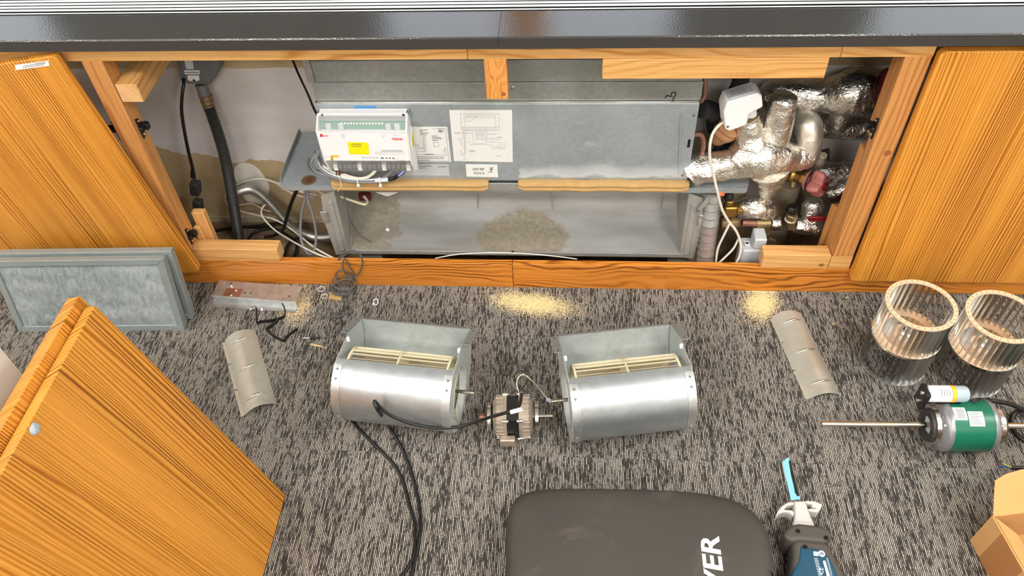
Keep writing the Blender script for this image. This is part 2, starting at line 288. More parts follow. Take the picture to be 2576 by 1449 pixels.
class MB:
    def __init__(s): s.v = []; s.f = []
    def add(s, vs, fs):
        o = len(s.v); s.v += [Vector(q) for q in vs]; s.f += [tuple(i + o for i in f) for f in fs]; return s
    def box(s, x0, x1, y0, y1, z0, z1):
        return s.add([(x0, y0, z0), (x1, y0, z0), (x1, y1, z0), (x0, y1, z0), (x0, y0, z1), (x1, y0, z1), (x1, y1, z1), (x0, y1, z1)],
                     [(0, 3, 2, 1), (4, 5, 6, 7), (0, 1, 5, 4), (1, 2, 6, 5), (2, 3, 7, 6), (3, 0, 4, 7)])
    def obox(s, c, ax, ay, az):
        c, ax, ay, az = map(Vector, (c, ax, ay, az))
        return s.add([c - ax - ay - az, c + ax - ay - az, c + ax + ay - az, c - ax + ay - az, c - ax - ay + az, c + ax - ay + az, c + ax + ay + az, c - ax + ay + az],
                     [(0, 3, 2, 1), (4, 5, 6, 7), (0, 1, 5, 4), (1, 2, 6, 5), (2, 3, 7, 6), (3, 0, 4, 7)])
    def prism(s, pts, ext):
        pts = [Vector(p) for p in pts]; ext = Vector(ext); n = len(pts)
        return s.add(pts + [p + ext for p in pts], [tuple(range(n))[::-1], tuple(range(n, 2 * n))] + [(i, (i + 1) % n, n + (i + 1) % n, n + i) for i in range(n)])
    def tube(s, pts, r, n=8, caps=True, closed=False, fn=None):
        pts = [Vector(p) for p in pts]; m = len(pts); rr = r if isinstance(r, (list, tuple)) else [r] * m
        vs = []; prev = None
        for i in range(m):
            t = (pts[(i + 1) % m] - pts[i - 1]) if closed else (pts[min(m - 1, i + 1)] - pts[max(0, i - 1)])
            if t.length < 1e-9: t = Vector((0, 0, 1))
            t.normalize()
            if prev is None: x, y, _ = frame(t)
            else:
                x = prev - t * prev.dot(t)
                if x.length < 1e-6: x = frame(t)[0]
                x.normalize(); y = t.cross(x)
            prev = x
            for k in range(n):
                a = 2 * math.pi * k / n; q = pts[i] + (x * math.cos(a) + y * math.sin(a)) * rr[i]
                vs.append(fn(q, pts[i]) if fn else q)
        fs = [(i * n + k, i * n + (k + 1) % n, ((i + 1) % m) * n + (k + 1) % n, ((i + 1) % m) * n + k) for i in range(m if closed else m - 1) for k in range(n)]
        if caps and not closed: fs += [tuple(range(n))[::-1], tuple(range((m - 1) * n, m * n))]
        return s.add(vs, fs)
    def lathe(s, prof, o, axis, n=24, cap0=True, cap1=True):
        """prof: (radius, distance along axis)"""
        o = Vector(o); x, y, a = frame(axis); vs = []; m = len(prof)
        for r, h in prof:
            for k in range(n):
                t = 2 * math.pi * k / n; vs.append(o + a * h + (x * math.cos(t) + y * math.sin(t)) * r)
        fs = [(i * n + k, i * n + (k + 1) % n, (i + 1) * n + (k + 1) % n, (i + 1) * n + k) for i in range(m - 1) for k in range(n)]
        if cap0: fs.append(tuple(range(n))[::-1])
        if cap1: fs.append(tuple(range((m - 1) * n, m * n)))
        return s.add(vs, fs)
    def ringz(s, prof, o, axis, n=24):
        """closed profile swept round an axis (a ring)"""
        o = Vector(o); x, y, a = frame(axis); vs = []; m = len(prof)
        for r, h in prof:
            for k in range(n):
                t = 2 * math.pi * k / n; vs.append(o + a * h + (x * math.cos(t) + y * math.sin(t)) * r)
        return s.add(vs, [(i * n + k, i * n + (k + 1) % n, ((i + 1) % m) * n + (k + 1) % n, ((i + 1) % m) * n + k) for i in range(m) for k in range(n)])
    def cyl(s, p0, p1, r, n=16, r1=None):
        p0 = Vector(p0); p1 = Vector(p1); return s.lathe([(r, 0), (r if r1 is None else r1, (p1 - p0).length)], p0, p1 - p0, n)
    def ball(s, c, r, n=10, sq=(1, 1, 1)):
        c = Vector(c); pr = [(max(1e-5, math.sin(math.pi * i / n)), -math.cos(math.pi * i / n)) for i in range(n + 1)]; t = MB().lathe(pr, (0, 0, 0), (0, 0, 1), n * 2)
        return s.add([c + Vector((q.x * r * sq[0], q.y * r * sq[1], q.z * r * sq[2])) for q in t.v], t.f)
    def sheet(s, path, ext, th):
        """bent sheet: a 2-D path of 3-D points swept along ext, thickness th across the path"""
        p = [Vector(q) for q in path]; e = Vector(ext); n = len(p); nor = []
        for i in range(n):
            t = p[min(n - 1, i + 1)] - p[max(0, i - 1)]; nor.append(e.cross(t).normalized())
        poly = p + [p[i] + nor[i] * th for i in range(n)][::-1]
        m = 2 * n; vs = poly + [q + e for q in poly]
        fs = [(i, i + 1, m + i + 1, m + i) for i in range(m - 1)] + [(m - 1, 0, m, 2 * m - 1)]
        for i in range(n - 1): fs += [(i + 1, i, m - 1 - i, m - 2 - i), (m + i, m + i + 1, 2 * m - 2 - i, 2 * m - 1 - i)]
        return s.add(vs, fs)
    def disp(s, amp, scale, seed=0.0, rid=False):
        for i, q in enumerate(s.v):
            k = q * scale + Vector((seed, seed * 1.7, seed * 0.3)); d = noise.noise_vector(k)
            if rid: d = d * (0.4 + abs(noise.noise(k * 2.3)))
            s.v[i] = q + d * amp
        return s
def mesh(name, mb, mat, smooth=35.0):
    me = bpy.data.meshes.new(name); me.from_pydata([tuple(q) for q in mb.v], [], mb.f); me.update()
    if mat: me.materials.append(M[mat] if isinstance(mat, str) else mat)
    if smooth:
        me.polygons.foreach_set('use_smooth', [True] * len(me.polygons))
        me.set_sharp_from_angle(angle=math.radians(smooth))
    import bmesh
    b = bmesh.new(); b.from_mesh(me); bmesh.ops.recalc_face_normals(b, faces=b.faces); b.to_mesh(me); b.free()
    return me
def put(name, me, parent=None, Mx=None, bevel=0.0, seg=2):
    o = bpy.data.objects.new(name, me); col.objects.link(o); w = Mx.copy() if Mx is not None else Matrix.Identity(4)
    if parent is not None: o.parent = parent; o.matrix_parent_inverse = PM[parent].inverted()
    o.matrix_basis = w; PM[o] = w
    if bevel:
        b = o.modifiers.new('bevel', 'BEVEL'); b.width = bevel; b.segments = seg; b.limit_method = 'ANGLE'; b.angle_limit = math.radians(40)
    return o
def part(name, mb, mat, parent=None, Mx=None, bevel=0.0, smooth=35.0, label=None, seg=2):
    o = put(name, mesh(name, mb, mat, smooth), parent, Mx, bevel, seg)
    if label: o['label'] = label
    return o
def tag(o, label, cat, group=None, kind=None):
    o['label'] = label; o['category'] = cat
    if group: o['group'] = group
    if kind: o['kind'] = kind
    return o
def thing(name, label, cat, loc=(0, 0, 0), rz=0.0, group=None, kind=None, Mx=None):
    o = bpy.data.objects.new(name, None); col.objects.link(o); o.empty_display_size = 0.05
    w = Mx if Mx is not None else Matrix.Translation(Vector(loc)) @ Matrix.Rotation(rz, 4, 'Z'); o.matrix_basis = w; PM[o] = w
    if kind == 'structure': o['kind'] = kind
    else: tag(o, label, cat, group, kind)
    return o
def struct(name, mb, mat, **kw):
    o = part(name, mb, mat, **kw); o['kind'] = 'structure'; return o
def lump(c, ax, ay, az):   # matrix for a unit box centred at the origin of its own frame
    return Matrix(((ax[0], ay[0], az[0], c[0]), (ax[1], ay[1], az[1], c[1]), (ax[2], ay[2], az[2], c[2]), (0, 0, 0, 1)))
def board(name, x0, x1, y0, y1, z0, z1, mat, parent=None, bevel=0.0015, label=None, mb=None):
    c = Vector(((x0 + x1) / 2, (y0 + y1) / 2, (z0 + z1) / 2)); a, b, d = (x1 - x0) / 2, (y1 - y0) / 2, (z1 - z0) / 2
    return part(name, MB().box(-a, a, -b, b, -d, d), mat, parent, Matrix.Translation(c), bevel, label=label)
def wire(name, pts, r, mat, parent=None, n=8, sub=6, label=None, raw=False):
    return part(name, MB().tube(pts if raw else spline(pts, sub), r, n), mat, parent, smooth=60, label=label)
def strokes(name, lines, width, mat, parent, nrm=(0, -1, 0), lift=0.0, closed=False):
    mb = MB(); nv = Vector(nrm).normalized()
    for ln in lines:
        for a, b in zip(ln[:-1], ln[1:]):
            a = Vector(a) + nv * lift; b = Vector(b) + nv * lift; t = b - a
            if t.length < 1e-6: continue
            sd = t.normalized().cross(nv) * width * 0.5; t2 = t.normalized() * width * 0.3
            mb.prism([a - sd - t2, b - sd + t2, b + sd + t2, a + sd - t2], nv * 0.0002)
    return part(name, mb, mat, parent, smooth=0)
def text(name, body, size, origin, right, up, mat, parent=None, depth=0.0003, align='LEFT', sx=1.0, shear=0.0, bold=0.0, space=1.0):
    cu = bpy.data.curves.new(name, 'FONT'); cu.body = body; cu.size = size; cu.extrude = depth / 2; cu.align_x = align; cu.shear = shear; cu.offset = bold; cu.space_character = space; cu.resolution_u = 3
    t = bpy.data.objects.new(name, cu); col.objects.link(t)
    dg = bpy.context.evaluated_depsgraph_get(); dg.update()
    me = bpy.data.meshes.new_from_object(t.evaluated_get(dg)); col.objects.unlink(t); bpy.data.objects.remove(t)
    me.materials.clear(); me.materials.append(M[mat])
    r = Vector(right).normalized(); u = Vector(up).normalized(); n = r.cross(u); r = r * sx
    w = lump(Vector(origin) + n * depth, r, u, n)
    me.transform(w); me.update()
    return put(name, me, parent)
def quad(mb, a, b, c, d, th=0.0004):
    a, b, c, d = map(Vector, (a, b, c, d)); n = (b - a).cross(d - a).normalized() * th
    return mb.prism([a, b, c, d], n)

# ------------------------------------------------------------------ the setting
XL, XR, YF = -3.2, 3.2, -4.0
YW = 0.32                                   # masonry face behind the fan coil unit
fl = struct('floor', MB().box(XL, XR, YF, 0.0, -0.2, -0.007), 'dusty_concrete')
tile_me = mesh('carpet_tile', MB().box(-0.2498, 0.2498, -0.2498, 0.2498, -0.007, 0.0), 'carpet_loop', 0)
for i in range(12):
    for j in range(8):
        put('carpet_tile', tile_me, fl, Matrix.Translation((-2.885 + 0.5 * i, -0.245 - 0.5 * j, 0)))
struct('floor_recess', MB().box(XL, XR, 0.0, YW, -0.2, -0.07), 'dusty_concrete')
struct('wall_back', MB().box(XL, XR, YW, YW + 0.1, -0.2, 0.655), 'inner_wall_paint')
struct('baseboard_recess', MB().box(XL, XR, YW - 0.006, YW, -0.07, -0.052), 'beige_pipe')
struct('wall_left', MB().box(XL - 0.1, XL, YF, 0.6, -0.2, CEIL_Z), 'wall_white')
struct('wall_right', MB().box(XR, XR + 0.1, YF, 0.6, -0.2, CEIL_Z), 'wall_white')
struct('wall_front', MB().box(XL, XR, YF - 0.1, YF, -0.2, CEIL_Z), 'wall_white')
struct('ceiling', MB().box(XL, XR, YF, 0.6, CEIL_Z, CEIL_Z + 0.1), 'ceiling_white')
for (x, y, sx, sy) in LIGHT_PANELS:
    t = thing('ceiling_light', '', '', (x, y, CEIL_Z), 0, kind='structure')
    part('light_frame', MB().box(-sx / 2 - .02, sx / 2 + .02, -sy / 2 - .02, sy / 2 + .02, -.012, 0), 'white_plastic', t, PM[t])
    part('light_diffuser', MB().box(-sx / 2, sx / 2, -sy / 2, sy / 2, -.016, -.0121), 'lamp_diffuser', t, PM[t])
# window wall above the sill: header, piers and glazed windows between wooden mullions
YG = 0.46
struct('wall_upper', MB().box(XL, XR, YG, YG + 0.12, 2.1, CEIL_Z).box(XL, XR, YG, YG + 0.12, 0.5, 0.79), 'wall_white')
xs = [XL, -2.2, -1.35, -0.52, -0.1, 0.3, 0.72, 1.5, 2.3, XR]
for i, (a, b) in enumerate(zip(xs[:-1], xs[1:])):
    w = thing('window_%d' % (i + 1), '', '', (0, 0, 0), 0, kind='structure')
    part('window_frame', MB().box(a, a + .03, YG + .02, YG + .08, .79, 2.1).box(b - .03, b, YG + .02, YG + .08, .79, 2.1).box(a + .03, b - .03, YG + .02, YG + .08, .79, .82).box(a + .03, b - .03, YG + .02, YG + .08, 2.07, 2.1), 'blind_grey', w)
    part('pane', MB().box(a + .03, b - .03, YG + .045, YG + .051, .82, 2.07), 'clear_glass', w)
    part('added_light_blind', MB().box(a + .03, b - .03, YG + .01, YG + .014, .83 if i in (2, 5) else 1.25, 2.07), 'blind_grey', w)  # unseen blinds, added to limit the sky light through the panes
board('trim_1', -0.16, -0.06, YG - .02, YG + .02, .79, 2.1, 'panel_wood_z')['kind'] = 'structure'
# plinth: two boards butted together
pl = thing('baseboard_front', '', '', (0, 0, 0), 0, kind='structure')
xj = Y(1290, 690, 0).x
board('plinth_board', XL, xj - .0006, 0, .0165, 0, .0857, 'plinth_wood_x', pl, .0012)
board('plinth_board', xj + .0006, XR, 0, .0165, 0, .0857, 'plinth_wood_x', pl, .0012)
# rail under the counter, three lengths
rl = thing('trim_2', '', '', (0, 0, 0), 0, kind='structure')
cuts = [XL, Y(1176, 135, 0).x, Y(2118, 128, 0).x, 0.6915, XR]
for i, (a, b) in enumerate(zip(cuts[:-1], cuts[1:])):
    board('rail_length', a + .0005, b - .0005, -.002 if i == 3 else 0, .022, .6655 if i < 3 else .688, .7055, 'rail_pine_x' if i < 3 else 'panel_wood_x', rl, .0008)
# counter: two black laminate lengths, folded front edge
ct = thing('counter_top', 'black glossy laminate counter running above the open cabinet', 'counter', (0, 0, .7055))
xc = Y(1253, 94, -.03).x
for a, b in ((XL, xc - .0004), (xc + .0004, XR)):
    prof = [(-.030, .7055), (-.030, .7275), (-.0275, .730), (.0705, .730), (.0705, .7055)]
    part('counter_length', MB().prism([(a, y, z) for y, z in prof], (b - a, 0, 0)), 'black_laminate', ct, smooth=30)
    part('front_edge', MB().box(a, b, -.0304, -.0299, .7056, .7268), 'black_edge', ct)
# linear air grille behind the counter
gr = thing('air_grille', 'silver linear bar air grille with black slots behind the counter', 'grille', (0, .2, .70))
part('grille_trough', MB().box(XL, XR, .0715, YG, .66, .70), 'grille_dark', gr)
xg = Z(2335, 6, .732).x
y = .0715
for k in range(19):
    wd_, gap = (.004, .0075) if k == 0 else (.008, .0048)
    for a, b in ((XL, xg - .0004), (xg + .0004, XR)):
        gb = board('grille_bar', a, b, y, y + wd_, .7313, .7318, 'grille_bar', gr, 0)
        board('bar_web', a, b, y + .001, y + wd_ - .001, .70, .7313, 'grille_dark', gb, 0)
    y += wd_ + gap
part('grille_back_edge', MB().box(XL, XR, y + .002, YG, .70, .7315), 'black_laminate', gr)
# ------------------------------------------------------------------ cabinet timber
def timber(name, label, x0, x1, y0, y1, z0, z1, mat, bevel=.0015, ends=None):
    t = thing(name, label, 'timber', ((x0 + x1) / 2, (y0 + y1) / 2, z0))
    board('beam', x0, x1, y0, y1, z0, z1, mat, t, bevel)
    if ends:
        for e in ends:
            if e == 'x1': board('cut_end', x1, x1 + .0004, y0 + .001, y1 - .001, z0 + .001, z1 - .001, 'end_grain', t, 0)
            if e == 'x0': board('cut_end', x0 - .0004, x0, y0 + .001, y1 - .001, z0 + .001, z1 - .001, 'end_grain', t, 0)
            if e == 'y0': board('cut_end', x0 + .001, x1 - .001, y0 - .0004, y0, z0 + .001, z1 - .001, 'end_grain', t, 0)
            if e == 'z0': board('cut_end', x0 + .001, x1 - .001, y0 + .001, y1 - .001, z0 - .0004, z0, 'end_grain', t, 0)
    return t
timber('post', 'upright softwood post with black hinge, left side of the cabinet opening', -.997, -.953, 0, .045, .0858, .6654, 'post_pine_z')
pr = timber('post', 'upright softwood post with a knot, right side of the cabinet opening', .640, .690, 0, .034, .0858, .6654, 'post_pine_z')
kn = Y(2235, 385, 0)
part('knot', MB().lathe([(.0075, 0), (.003, .0006)], (kn.x - .002, 0, kn.z), (0, -1, 0), 12), 'knot_wood', pr, Mx=Matrix.Identity(4))
timber('packing_board', 'narrow softwood board behind the right post, above the hinge', .641, .689, .0345, .056, .455, .6654, 'post_pine_z')
timber('packing_board', 'narrow softwood board behind the right post, below the hinge', .640, .689, .0345, .062, .0858, .418, 'post_pine_z')
timber('bottom_batten', 'sawn batten lying on the plinth at the left post', -.952, Y(700, 640, 0).x, -.001, .036, .0862, .1275, 'pine_x', ends=('x1',))
bb = timber('bottom_batten', 'sawn batten with a dark knot lying on the plinth at the right post', Y(1918, 655, 0).x, .639, -.001, .036, .0862, .1285, 'pine_x', ends=('x0',))
k0 = Y(2066, 666, 0)
part('knot', MB().lathe([(.006, 0), (.003, .0006)], (k0.x, -.0012, k0.z), (0, -1, 0), 10), 'knot_wood', bb)
board('batten_toe', .6395, .690, -.0012, -.0004, .0862, .128, 'pine_x', bb, .0004)
st = timber('sawn_stub', 'short sawn-off upright stub hanging from the middle of the top rail', Y(1219, 180, 0).x, Y(1275, 180, 0).x, -.001, .030, .573, .6652, 'stub_pine_z', ends=('z0',))
k1 = Y(1272, 240, 0)
part('knot', MB().lathe([(.005, 0), (.003, .0006)], (k1.x - .004, -.0012, k1.z + .004), (0, -1, 0), 10), 'knot_wood', st)
lg = timber('ledger_board', 'pale pine board with pencil marks fixed under the right of the top rail', Y(1516, 170, 0).x, Y(2080, 170, 0).x, -.002, .022, .6205, .6652, 'rail_pine_x', ends=('x0',))
pc = lambda l: [Y(u, v, -.002) for u, v in l]
strokes('pencil_writing', [pc(q) for q in ([(1862, 181), (1850, 184), (1856, 189), (1848, 193), (1860, 194)], [(1868, 180), (1876, 192)], [(1876, 181), (1868, 192)], [(1880, 182), (1888, 184), (1882, 188), (1890, 192)], [(1836, 183), (1842, 185), (1837, 189), (1843, 192), (1834, 195)], [(1838, 170), (1844, 166)], [(1854, 168), (1858, 165)])], 0.0005, 'pencil', lg, lift=.0002)
timber('cross_bearer', 'short square bearer running back to the wall beside the left post', -.9515, -.904, .003, .318, Y(330, 257, .003).z, Y(318, 213, .003).z, 'pine_y', ends=('y0',))
timber('packing_board', 'slanting offcut upright behind the left batten', -.944, -.912, .050, .068, .02, .205, 'pine_z')
timber('packing_board', 'pale narrow offcut standing beside the slanting left offcut', -.948, -.931, .038, .0495, .0858, .165, 'pine_z')
timber('packing_board', 'tall offcut standing behind the right batten at the post foot', Y(2093, 520, .075).x, Y(2124, 518, .075).x, .068, .084, -.02, Y(2105, 518, .075).z, 'post_pine_z')

# ------------------------------------------------------------------ hinges (black concealed hinges on the posts)
def hinge(label, u, v, x, y, flip):
    c = Y(u, v, y); t = thing('hinge', label, 'hinge', (x, y, c.z), group='black cabinet hinges'); s = flip
    part('mounting_plate', MB().prism([(x, y + a, c.z + b) for a, b in ((0, -.026), (.010, -.022), (.012, -.006), (.022, -.006), (.022, .006), (.012, .006), (.010, .022), (0, .026))], (.004 * s, 0, 0)), 'black_plastic', t, bevel=.0008)
    part('hinge_arm', MB().box(*sorted((x + .004 * s, x + .012 * s)), y - .006, y + .024, c.z - .006, c.z + .006), 'black_plastic', t, bevel=.002)
    part('arm_cap', MB().box(*sorted((x + .012 * s, x + .018 * s)), y + .006, y + .020, c.z - .0075, c.z + .0075), 'black_plastic', t, bevel=.001)
    for d in (-.017, .017): part('screw', MB().lathe([(.0035, 0), (.0028, .001)], (x + .004 * s, y + .006, c.z + d), (s, 0, 0), 10), 'steel', t)
    return t
hinge('black hinge halfway up the left post', 352, 325, -.953, .016, 1)
hinge('black hinge at the foot of the left post above the batten', 482, 597, -.953, .008, 1)
hinge('black hinge halfway up the right post', 2212, 325, .640, .012, -1)
ha = Y(290, 325, .012)
hx = thing('hinge', 'black hinge arm sticking out left of the left post', 'hinge', (-.998, .012, ha.z), group='black cabinet hinges')
part('hinge_arm', MB().box(-1.022, -.9975, .006, .020, ha.z - .006, ha.z + .006), 'black_plastic', hx, bevel=.001)
part('mounting_plate', MB().box(-1.001, -.9975, .003, .024, ha.z - .026, ha.z + .026), 'black_plastic', hx, bevel=.001)

# ------------------------------------------------------------------ door panels with vertical brushed grain
def rounded(w, h, r, corners='all', n=6):
    """outline of a w x h rectangle centred on the origin with corner radius r"""
    out = []
    for cx, cy, a0 in ((w / 2 - r, h / 2 - r, 0), (-w / 2 + r, h / 2 - r, 90), (-w / 2 + r, -h / 2 + r, 180), (w / 2 - r, -h / 2 + r, 270)):
        for i in range(n + 1):
            a = math.radians(a0 + 90 * i / n); out.append((cx + r * math.cos(a), cy + r * math.sin(a)))
    return out
def door_panel(label, c, ax, az, w, h, th, r=.008):
    """ax: across the grain, az: up the grain, panel front faces -(ax x az) side"""
    ax = Vector(ax).normalized(); az = (Vector(az) - ax * Vector(az).dot(ax)).normalized(); ay = az.cross(ax)
    w4 = lump(c, ax, ay, az)
    t = thing('door_panel', label, 'panel', Mx=Matrix.Translation(Vector(c)))
    part('panel_board', MB().prism([(x, 0, z) for x, z in rounded(w, h, r)], (0, th, 0)), 'panel_wood_z', t, w4, .0015, smooth=30)
    return t, w4
# right-hand door still in place
door_panel('large orange-grained wooden door panel still in place at the right', (1.40 + .0, -.0205, (.0625 + .688) / 2), (1, 0, 0), (0, 0, 1), 1.414, .6255, .0185, .012)
# left door, unhooked: foot on the carpet, right edge swung up, top tipped against the rail
TR = Y(137, 141, -.034); BR = Y(503, 683, -.040)
up = (TR - BR); hgt = up.length
ax = Vector((up.z, 0, -up.x)).normalized(); ax = (ax - up.normalized() * ax.dot(up.normalized())).normalized()
dl, dlM = door_panel('orange-grained wooden door panel with a barcode sticker, leaning at the left', BR + up / 2 - ax * .30, ax, up, .60, hgt, .018, .010)
sb = [Y(38, 162, -.0352), Y(122, 151, -.0352), Y(126, 165, -.0352), Y(40, 176, -.0352)]
ofs = (ax.cross(up).normalized()) * -1
if ofs.y > 0: ofs = -ofs
def onplane(u, v, p, n, lift=.0):
    d = ray(u, v); n = Vector(n); t = (Vector(p) - CAM).dot(n) / d.dot(n); return CAM + d * t + n.normalized() * lift
nd = ofs
sq = [onplane(u, v, BR, nd, .0006) for u, v in ((38, 163), (122, 152), (126, 165), (40, 176))]
lab = part('barcode_sticker', quad(MB(), *sq, th=-.0004), 'paper', dl, smooth=0, label='white barcode sticker')
r_ = (sq[1] - sq[0]); d_ = (sq[3] - sq[0])
strokes('barcode', [[sq[0] + r_ * (.62 + i * .035) + d_ * .12, sq[0] + r_ * (.62 + i * .035) + d_ * .45] for i in range(9)] + [[sq[0] + r_ * .25 + d_ * .35, sq[0] + r_ * .58 + d_ * .35], [sq[0] + r_ * .22 + d_ * .65, sq[0] + r_ * .85 + d_ * .65]], .0012, 'ink_soft', lab, nd, .0006)
# ------------------------------------------------------------------ foreground: two door panels leaning on a white cabinet
wc = thing('white_cabinet', 'white smooth-sided cabinet behind the leaning wooden panels at the left edge', 'cabinet', (-1.15, -1.05, 0))
xw = -.872
part('cabinet_body', MB().box(-1.45, xw, -1.45, -.668, 0, .70), 'white_melamine', wc, bevel=.002)
part('cabinet_top', MB().box(-1.47, xw + .004, -1.47, -.664, .7005, .725), 'white_melamine', wc, bevel=.002)
A0 = Vector((-.5835, -.6058, 0)); up2 = (Vector((-.735, -.6031, .602)) - A0).normalized(); al = Vector((0, -1, 0)); al = (al - up2 * al.dot(up2)).normalized()
nf = al.cross(up2); nf = nf if nf.x > 0 else -nf
wp, wpM = door_panel('orange-grained wooden panel in the foreground with a blob of putty', A0 + up2 * .3115 + al * .34 - nf * .019, al, up2, .68, .62, .019, .004)
pt = onplane(85, 1080, A0, nf, .002)
mbp = MB(); mbp.ball((0, 0, 0), .0085, 8, (1, 1, .55)); mbp.disp(.0022, 190)
part('putty_blob', mbp, 'putty', wp, lump(pt, al, up2, nf), smooth=80, label='grey-blue blob of putty')
bc = A0 + up2 * .3115 + al * .34 - nf * .045 + up2 * .016 - al * .012
door_panel('second wooden panel standing right behind the foreground panel', bc, al, up2, .68, .62, .022, .006)

# ------------------------------------------------------------------ air filters leaning against the left door panel
def air_filter(label, bl, br, tr):
    bl, br, tr = map(Vector, (bl, br, tr)); ax = (br - bl); w = ax.length; ax.normalize(); upv = (tr - br); upv = upv - ax * upv.dot(ax); h = upv.length; upv.normalize(); n = upv.cross(ax)   # into the lean (away from the room)
    if n.y < 0: n = -n
    c = bl; mx = lump(c, ax, n, upv); t = thing('air_filter', label, 'filter', Mx=Matrix.Translation(c), group='panel filters leaning at the left')
    d = .021; e = .016
    for nm, poly in (('bottom_channel', [(0, 0), (w, 0), (w - e, e), (e, e)]), ('top_channel', [(0, h), (e, h - e), (w - e, h - e), (w, h)]), ('side_channel', [(0, 0), (e, e), (e, h - e), (0, h)]), ('side_channel', [(w, 0), (w, h), (w - e, h - e), (w - e, e)])):
        part(nm, MB().prism([(x, 0, z) for x, z in poly], (0, d, 0)), 'filter_frame', t, mx, .0012)
    mb = MB(); nx, nz = 40, 20; vs = []
    for j in range(nz + 1):
        for i in range(nx + 1):
            x = e + (w - 2 * e) * i / nx; z = e + (h - 2 * e) * j / nz
            ed = min(x - e, w - e - x, z - e, h - e - z); b = min(1, ed / .02)
            vs.append((x, .004 - .005 * b * (0.6 + 0.8 * noise.noise(Vector((x * 30, z * 30, 2.0 + w)))), z))
    vs += [(x, .017, z) for x, y_, z in vs]; o = (nx + 1) * (nz + 1)
    fs = [(j * (nx + 1) + i, j * (nx + 1) + i + 1, (j + 1) * (nx + 1) + i + 1, (j + 1) * (nx + 1) + i) for j in range(nz) for i in range(nx)]
    fs += [tuple(q + o for q in f[::-1]) for f in fs]
    mb.add(vs, fs); part('filter_media', mb, 'filter_fabric', t, mx, smooth=80)
    return t
air_filter('front air filter, grey fluffy panel in a metal frame at the left', Z(48, 835, 0), Z(465, 831, 0), Z(426, 652, .2))
b2r = Z(486, 803, 0); b2l = b2r + (Z(48, 835, 0) - Z(465, 831, 0)) * 1.0
air_filter('rear air filter, mostly hidden behind the front filter', b2l, b2r, Z(456, 632, .2))

# ------------------------------------------------------------------ galvanised Z bracket with screws
p0, p1, p2, p3 = Z(552, 712, .02), Z(757, 722, .02), Z(742, 766, .02), Z(532, 744, .02)
bx = ((p1 - p0) + (p2 - p3)).normalized(); bx.z = 0; bx.normalize(); by = Vector((-bx.y, bx.x, 0))
L = (p2 - p3).length; dep = .055
t = thing('metal_bracket', 'galvanised folded bracket lying by the plinth at the left', 'bracket', (p3.x, p3.y, 0), math.atan2(bx.y, bx.x)); mx = PM[t]
part('bracket_body', MB().sheet([(0, -.020, .0015), (0, -.0005, .0015), (0, 0, .0022), (0, 0, .0185), (0, .0008, .0195), (0, dep, .0195), (0, dep + .0008, .0185), (0, dep + .001, .0)], (L, 0, 0), .0012), 'galvanised', t, mx)
for x, y in ((.058, .024), (.052, .006)):
    part('screw', MB().lathe([(.0045, 0), (.004, .0015), (.002, .003)], (x, y, .0195 + .0012), (0, 0, 1), 10), 'steel', t, mx)
part('tape_residue', MB().box(.03, .075, .002, .03, .0207, .0209), 'copper', t, mx)
for x in (.085, .10, .205): part('hole', MB().lathe([(.0022, 0), (.0022, .0003)], (x, .018, .0207), (0, 0, 1), 8), 'black_hole', t, mx)
for i, (u, v, a) in enumerate(((566, 714, .3), (582, 718, 2.0))):
    q = Z(u, v, .023); s = thing('screw', 'loose silver screw on the bracket near the plinth' if i else 'loose silver screw on the back left of the bracket', 'screw', q, a)
    part('screw_shank', MB().lathe([(.0016, 0), (.0016, .010), (.0004, .012)], (0, 0, 0), (1, 0, 0), 8), 'steel', s, PM[s])
    part('screw_head', MB().lathe([(.0032, -.002), (.0034, -.0008), (.0016, 0)], (0, 0, 0), (1, 0, 0), 10), 'steel', s, PM[s])
for i, (u, v) in enumerate(((630, 779), (640, 774), (646, 777), (657, 779), (634, 775))):
    q = Z(u, v, .003); s = thing('screw', ('leftmost silver screw of the cluster in front of the bracket', 'silver screw at the top of the cluster in front of the bracket', 'silver screw left of the white-headed one in front of the bracket', 'white round-headed screw in front of the bracket', 'silver screw half behind the leftmost one in front of the bracket')[i], 'screw', q, i * 1.3, group='screws in front of the bracket')
    part('screw_shank', MB().lathe([(.0015, 0), (.0015, .006), (.0004, .008)], (0, 0, 0), (.6, .2, .2), 8), 'steel', s, PM[s])
    part('screw_head', MB().lathe([(.0042, -.002), (.0044, -.001), (.0015, 0)], (0, 0, 0), (.5, .2, .6), 10), 'white_plastic' if i == 3 else 'steel', s, PM[s])

# ------------------------------------------------------------------ black sprung clips
def clip(label, pts, w):
    p = zpath(pts); t = thing('spring_clip', label, 'clip', (p[0].x, p[0].y, 0)); mb = MB()
    pp = spline(p, 4)
    for a, b in zip(pp[:-1], pp[1:]):
        d = (b - a).normalized(); sd = d.cross(Vector((0, 0, 1))); sd = (sd if sd.length > .1 else Vector((1, 0, 0))).normalized() * .0014
        up_ = Vector((0, 0, w))
        mb.prism([a - sd, b - sd + d * .0006, b + sd + d * .0006, a + sd], up_)
    part('bent_strip', mb, 'black_plastic', t, smooth=50)
clip('black bent strip clip nearest the bracket', [(712, 768, .03), (718, 782, .012), (716, 798, .001), (704, 804, .001), (690, 808, .001), (672, 811, .001), (656, 812, .001), (648, 816, .001), (647, 800, .014), (646, 778, .03)], .008)
clip('black bent strip clip nearer the curved cover', [(704, 802, .012), (690, 818, .003), (672, 830, .001), (676, 836, .001), (686, 846, .001), (700, 854, .001), (716, 860, .001), (722, 850, .002), (740, 836, .008), (750, 830, .012)], .008)

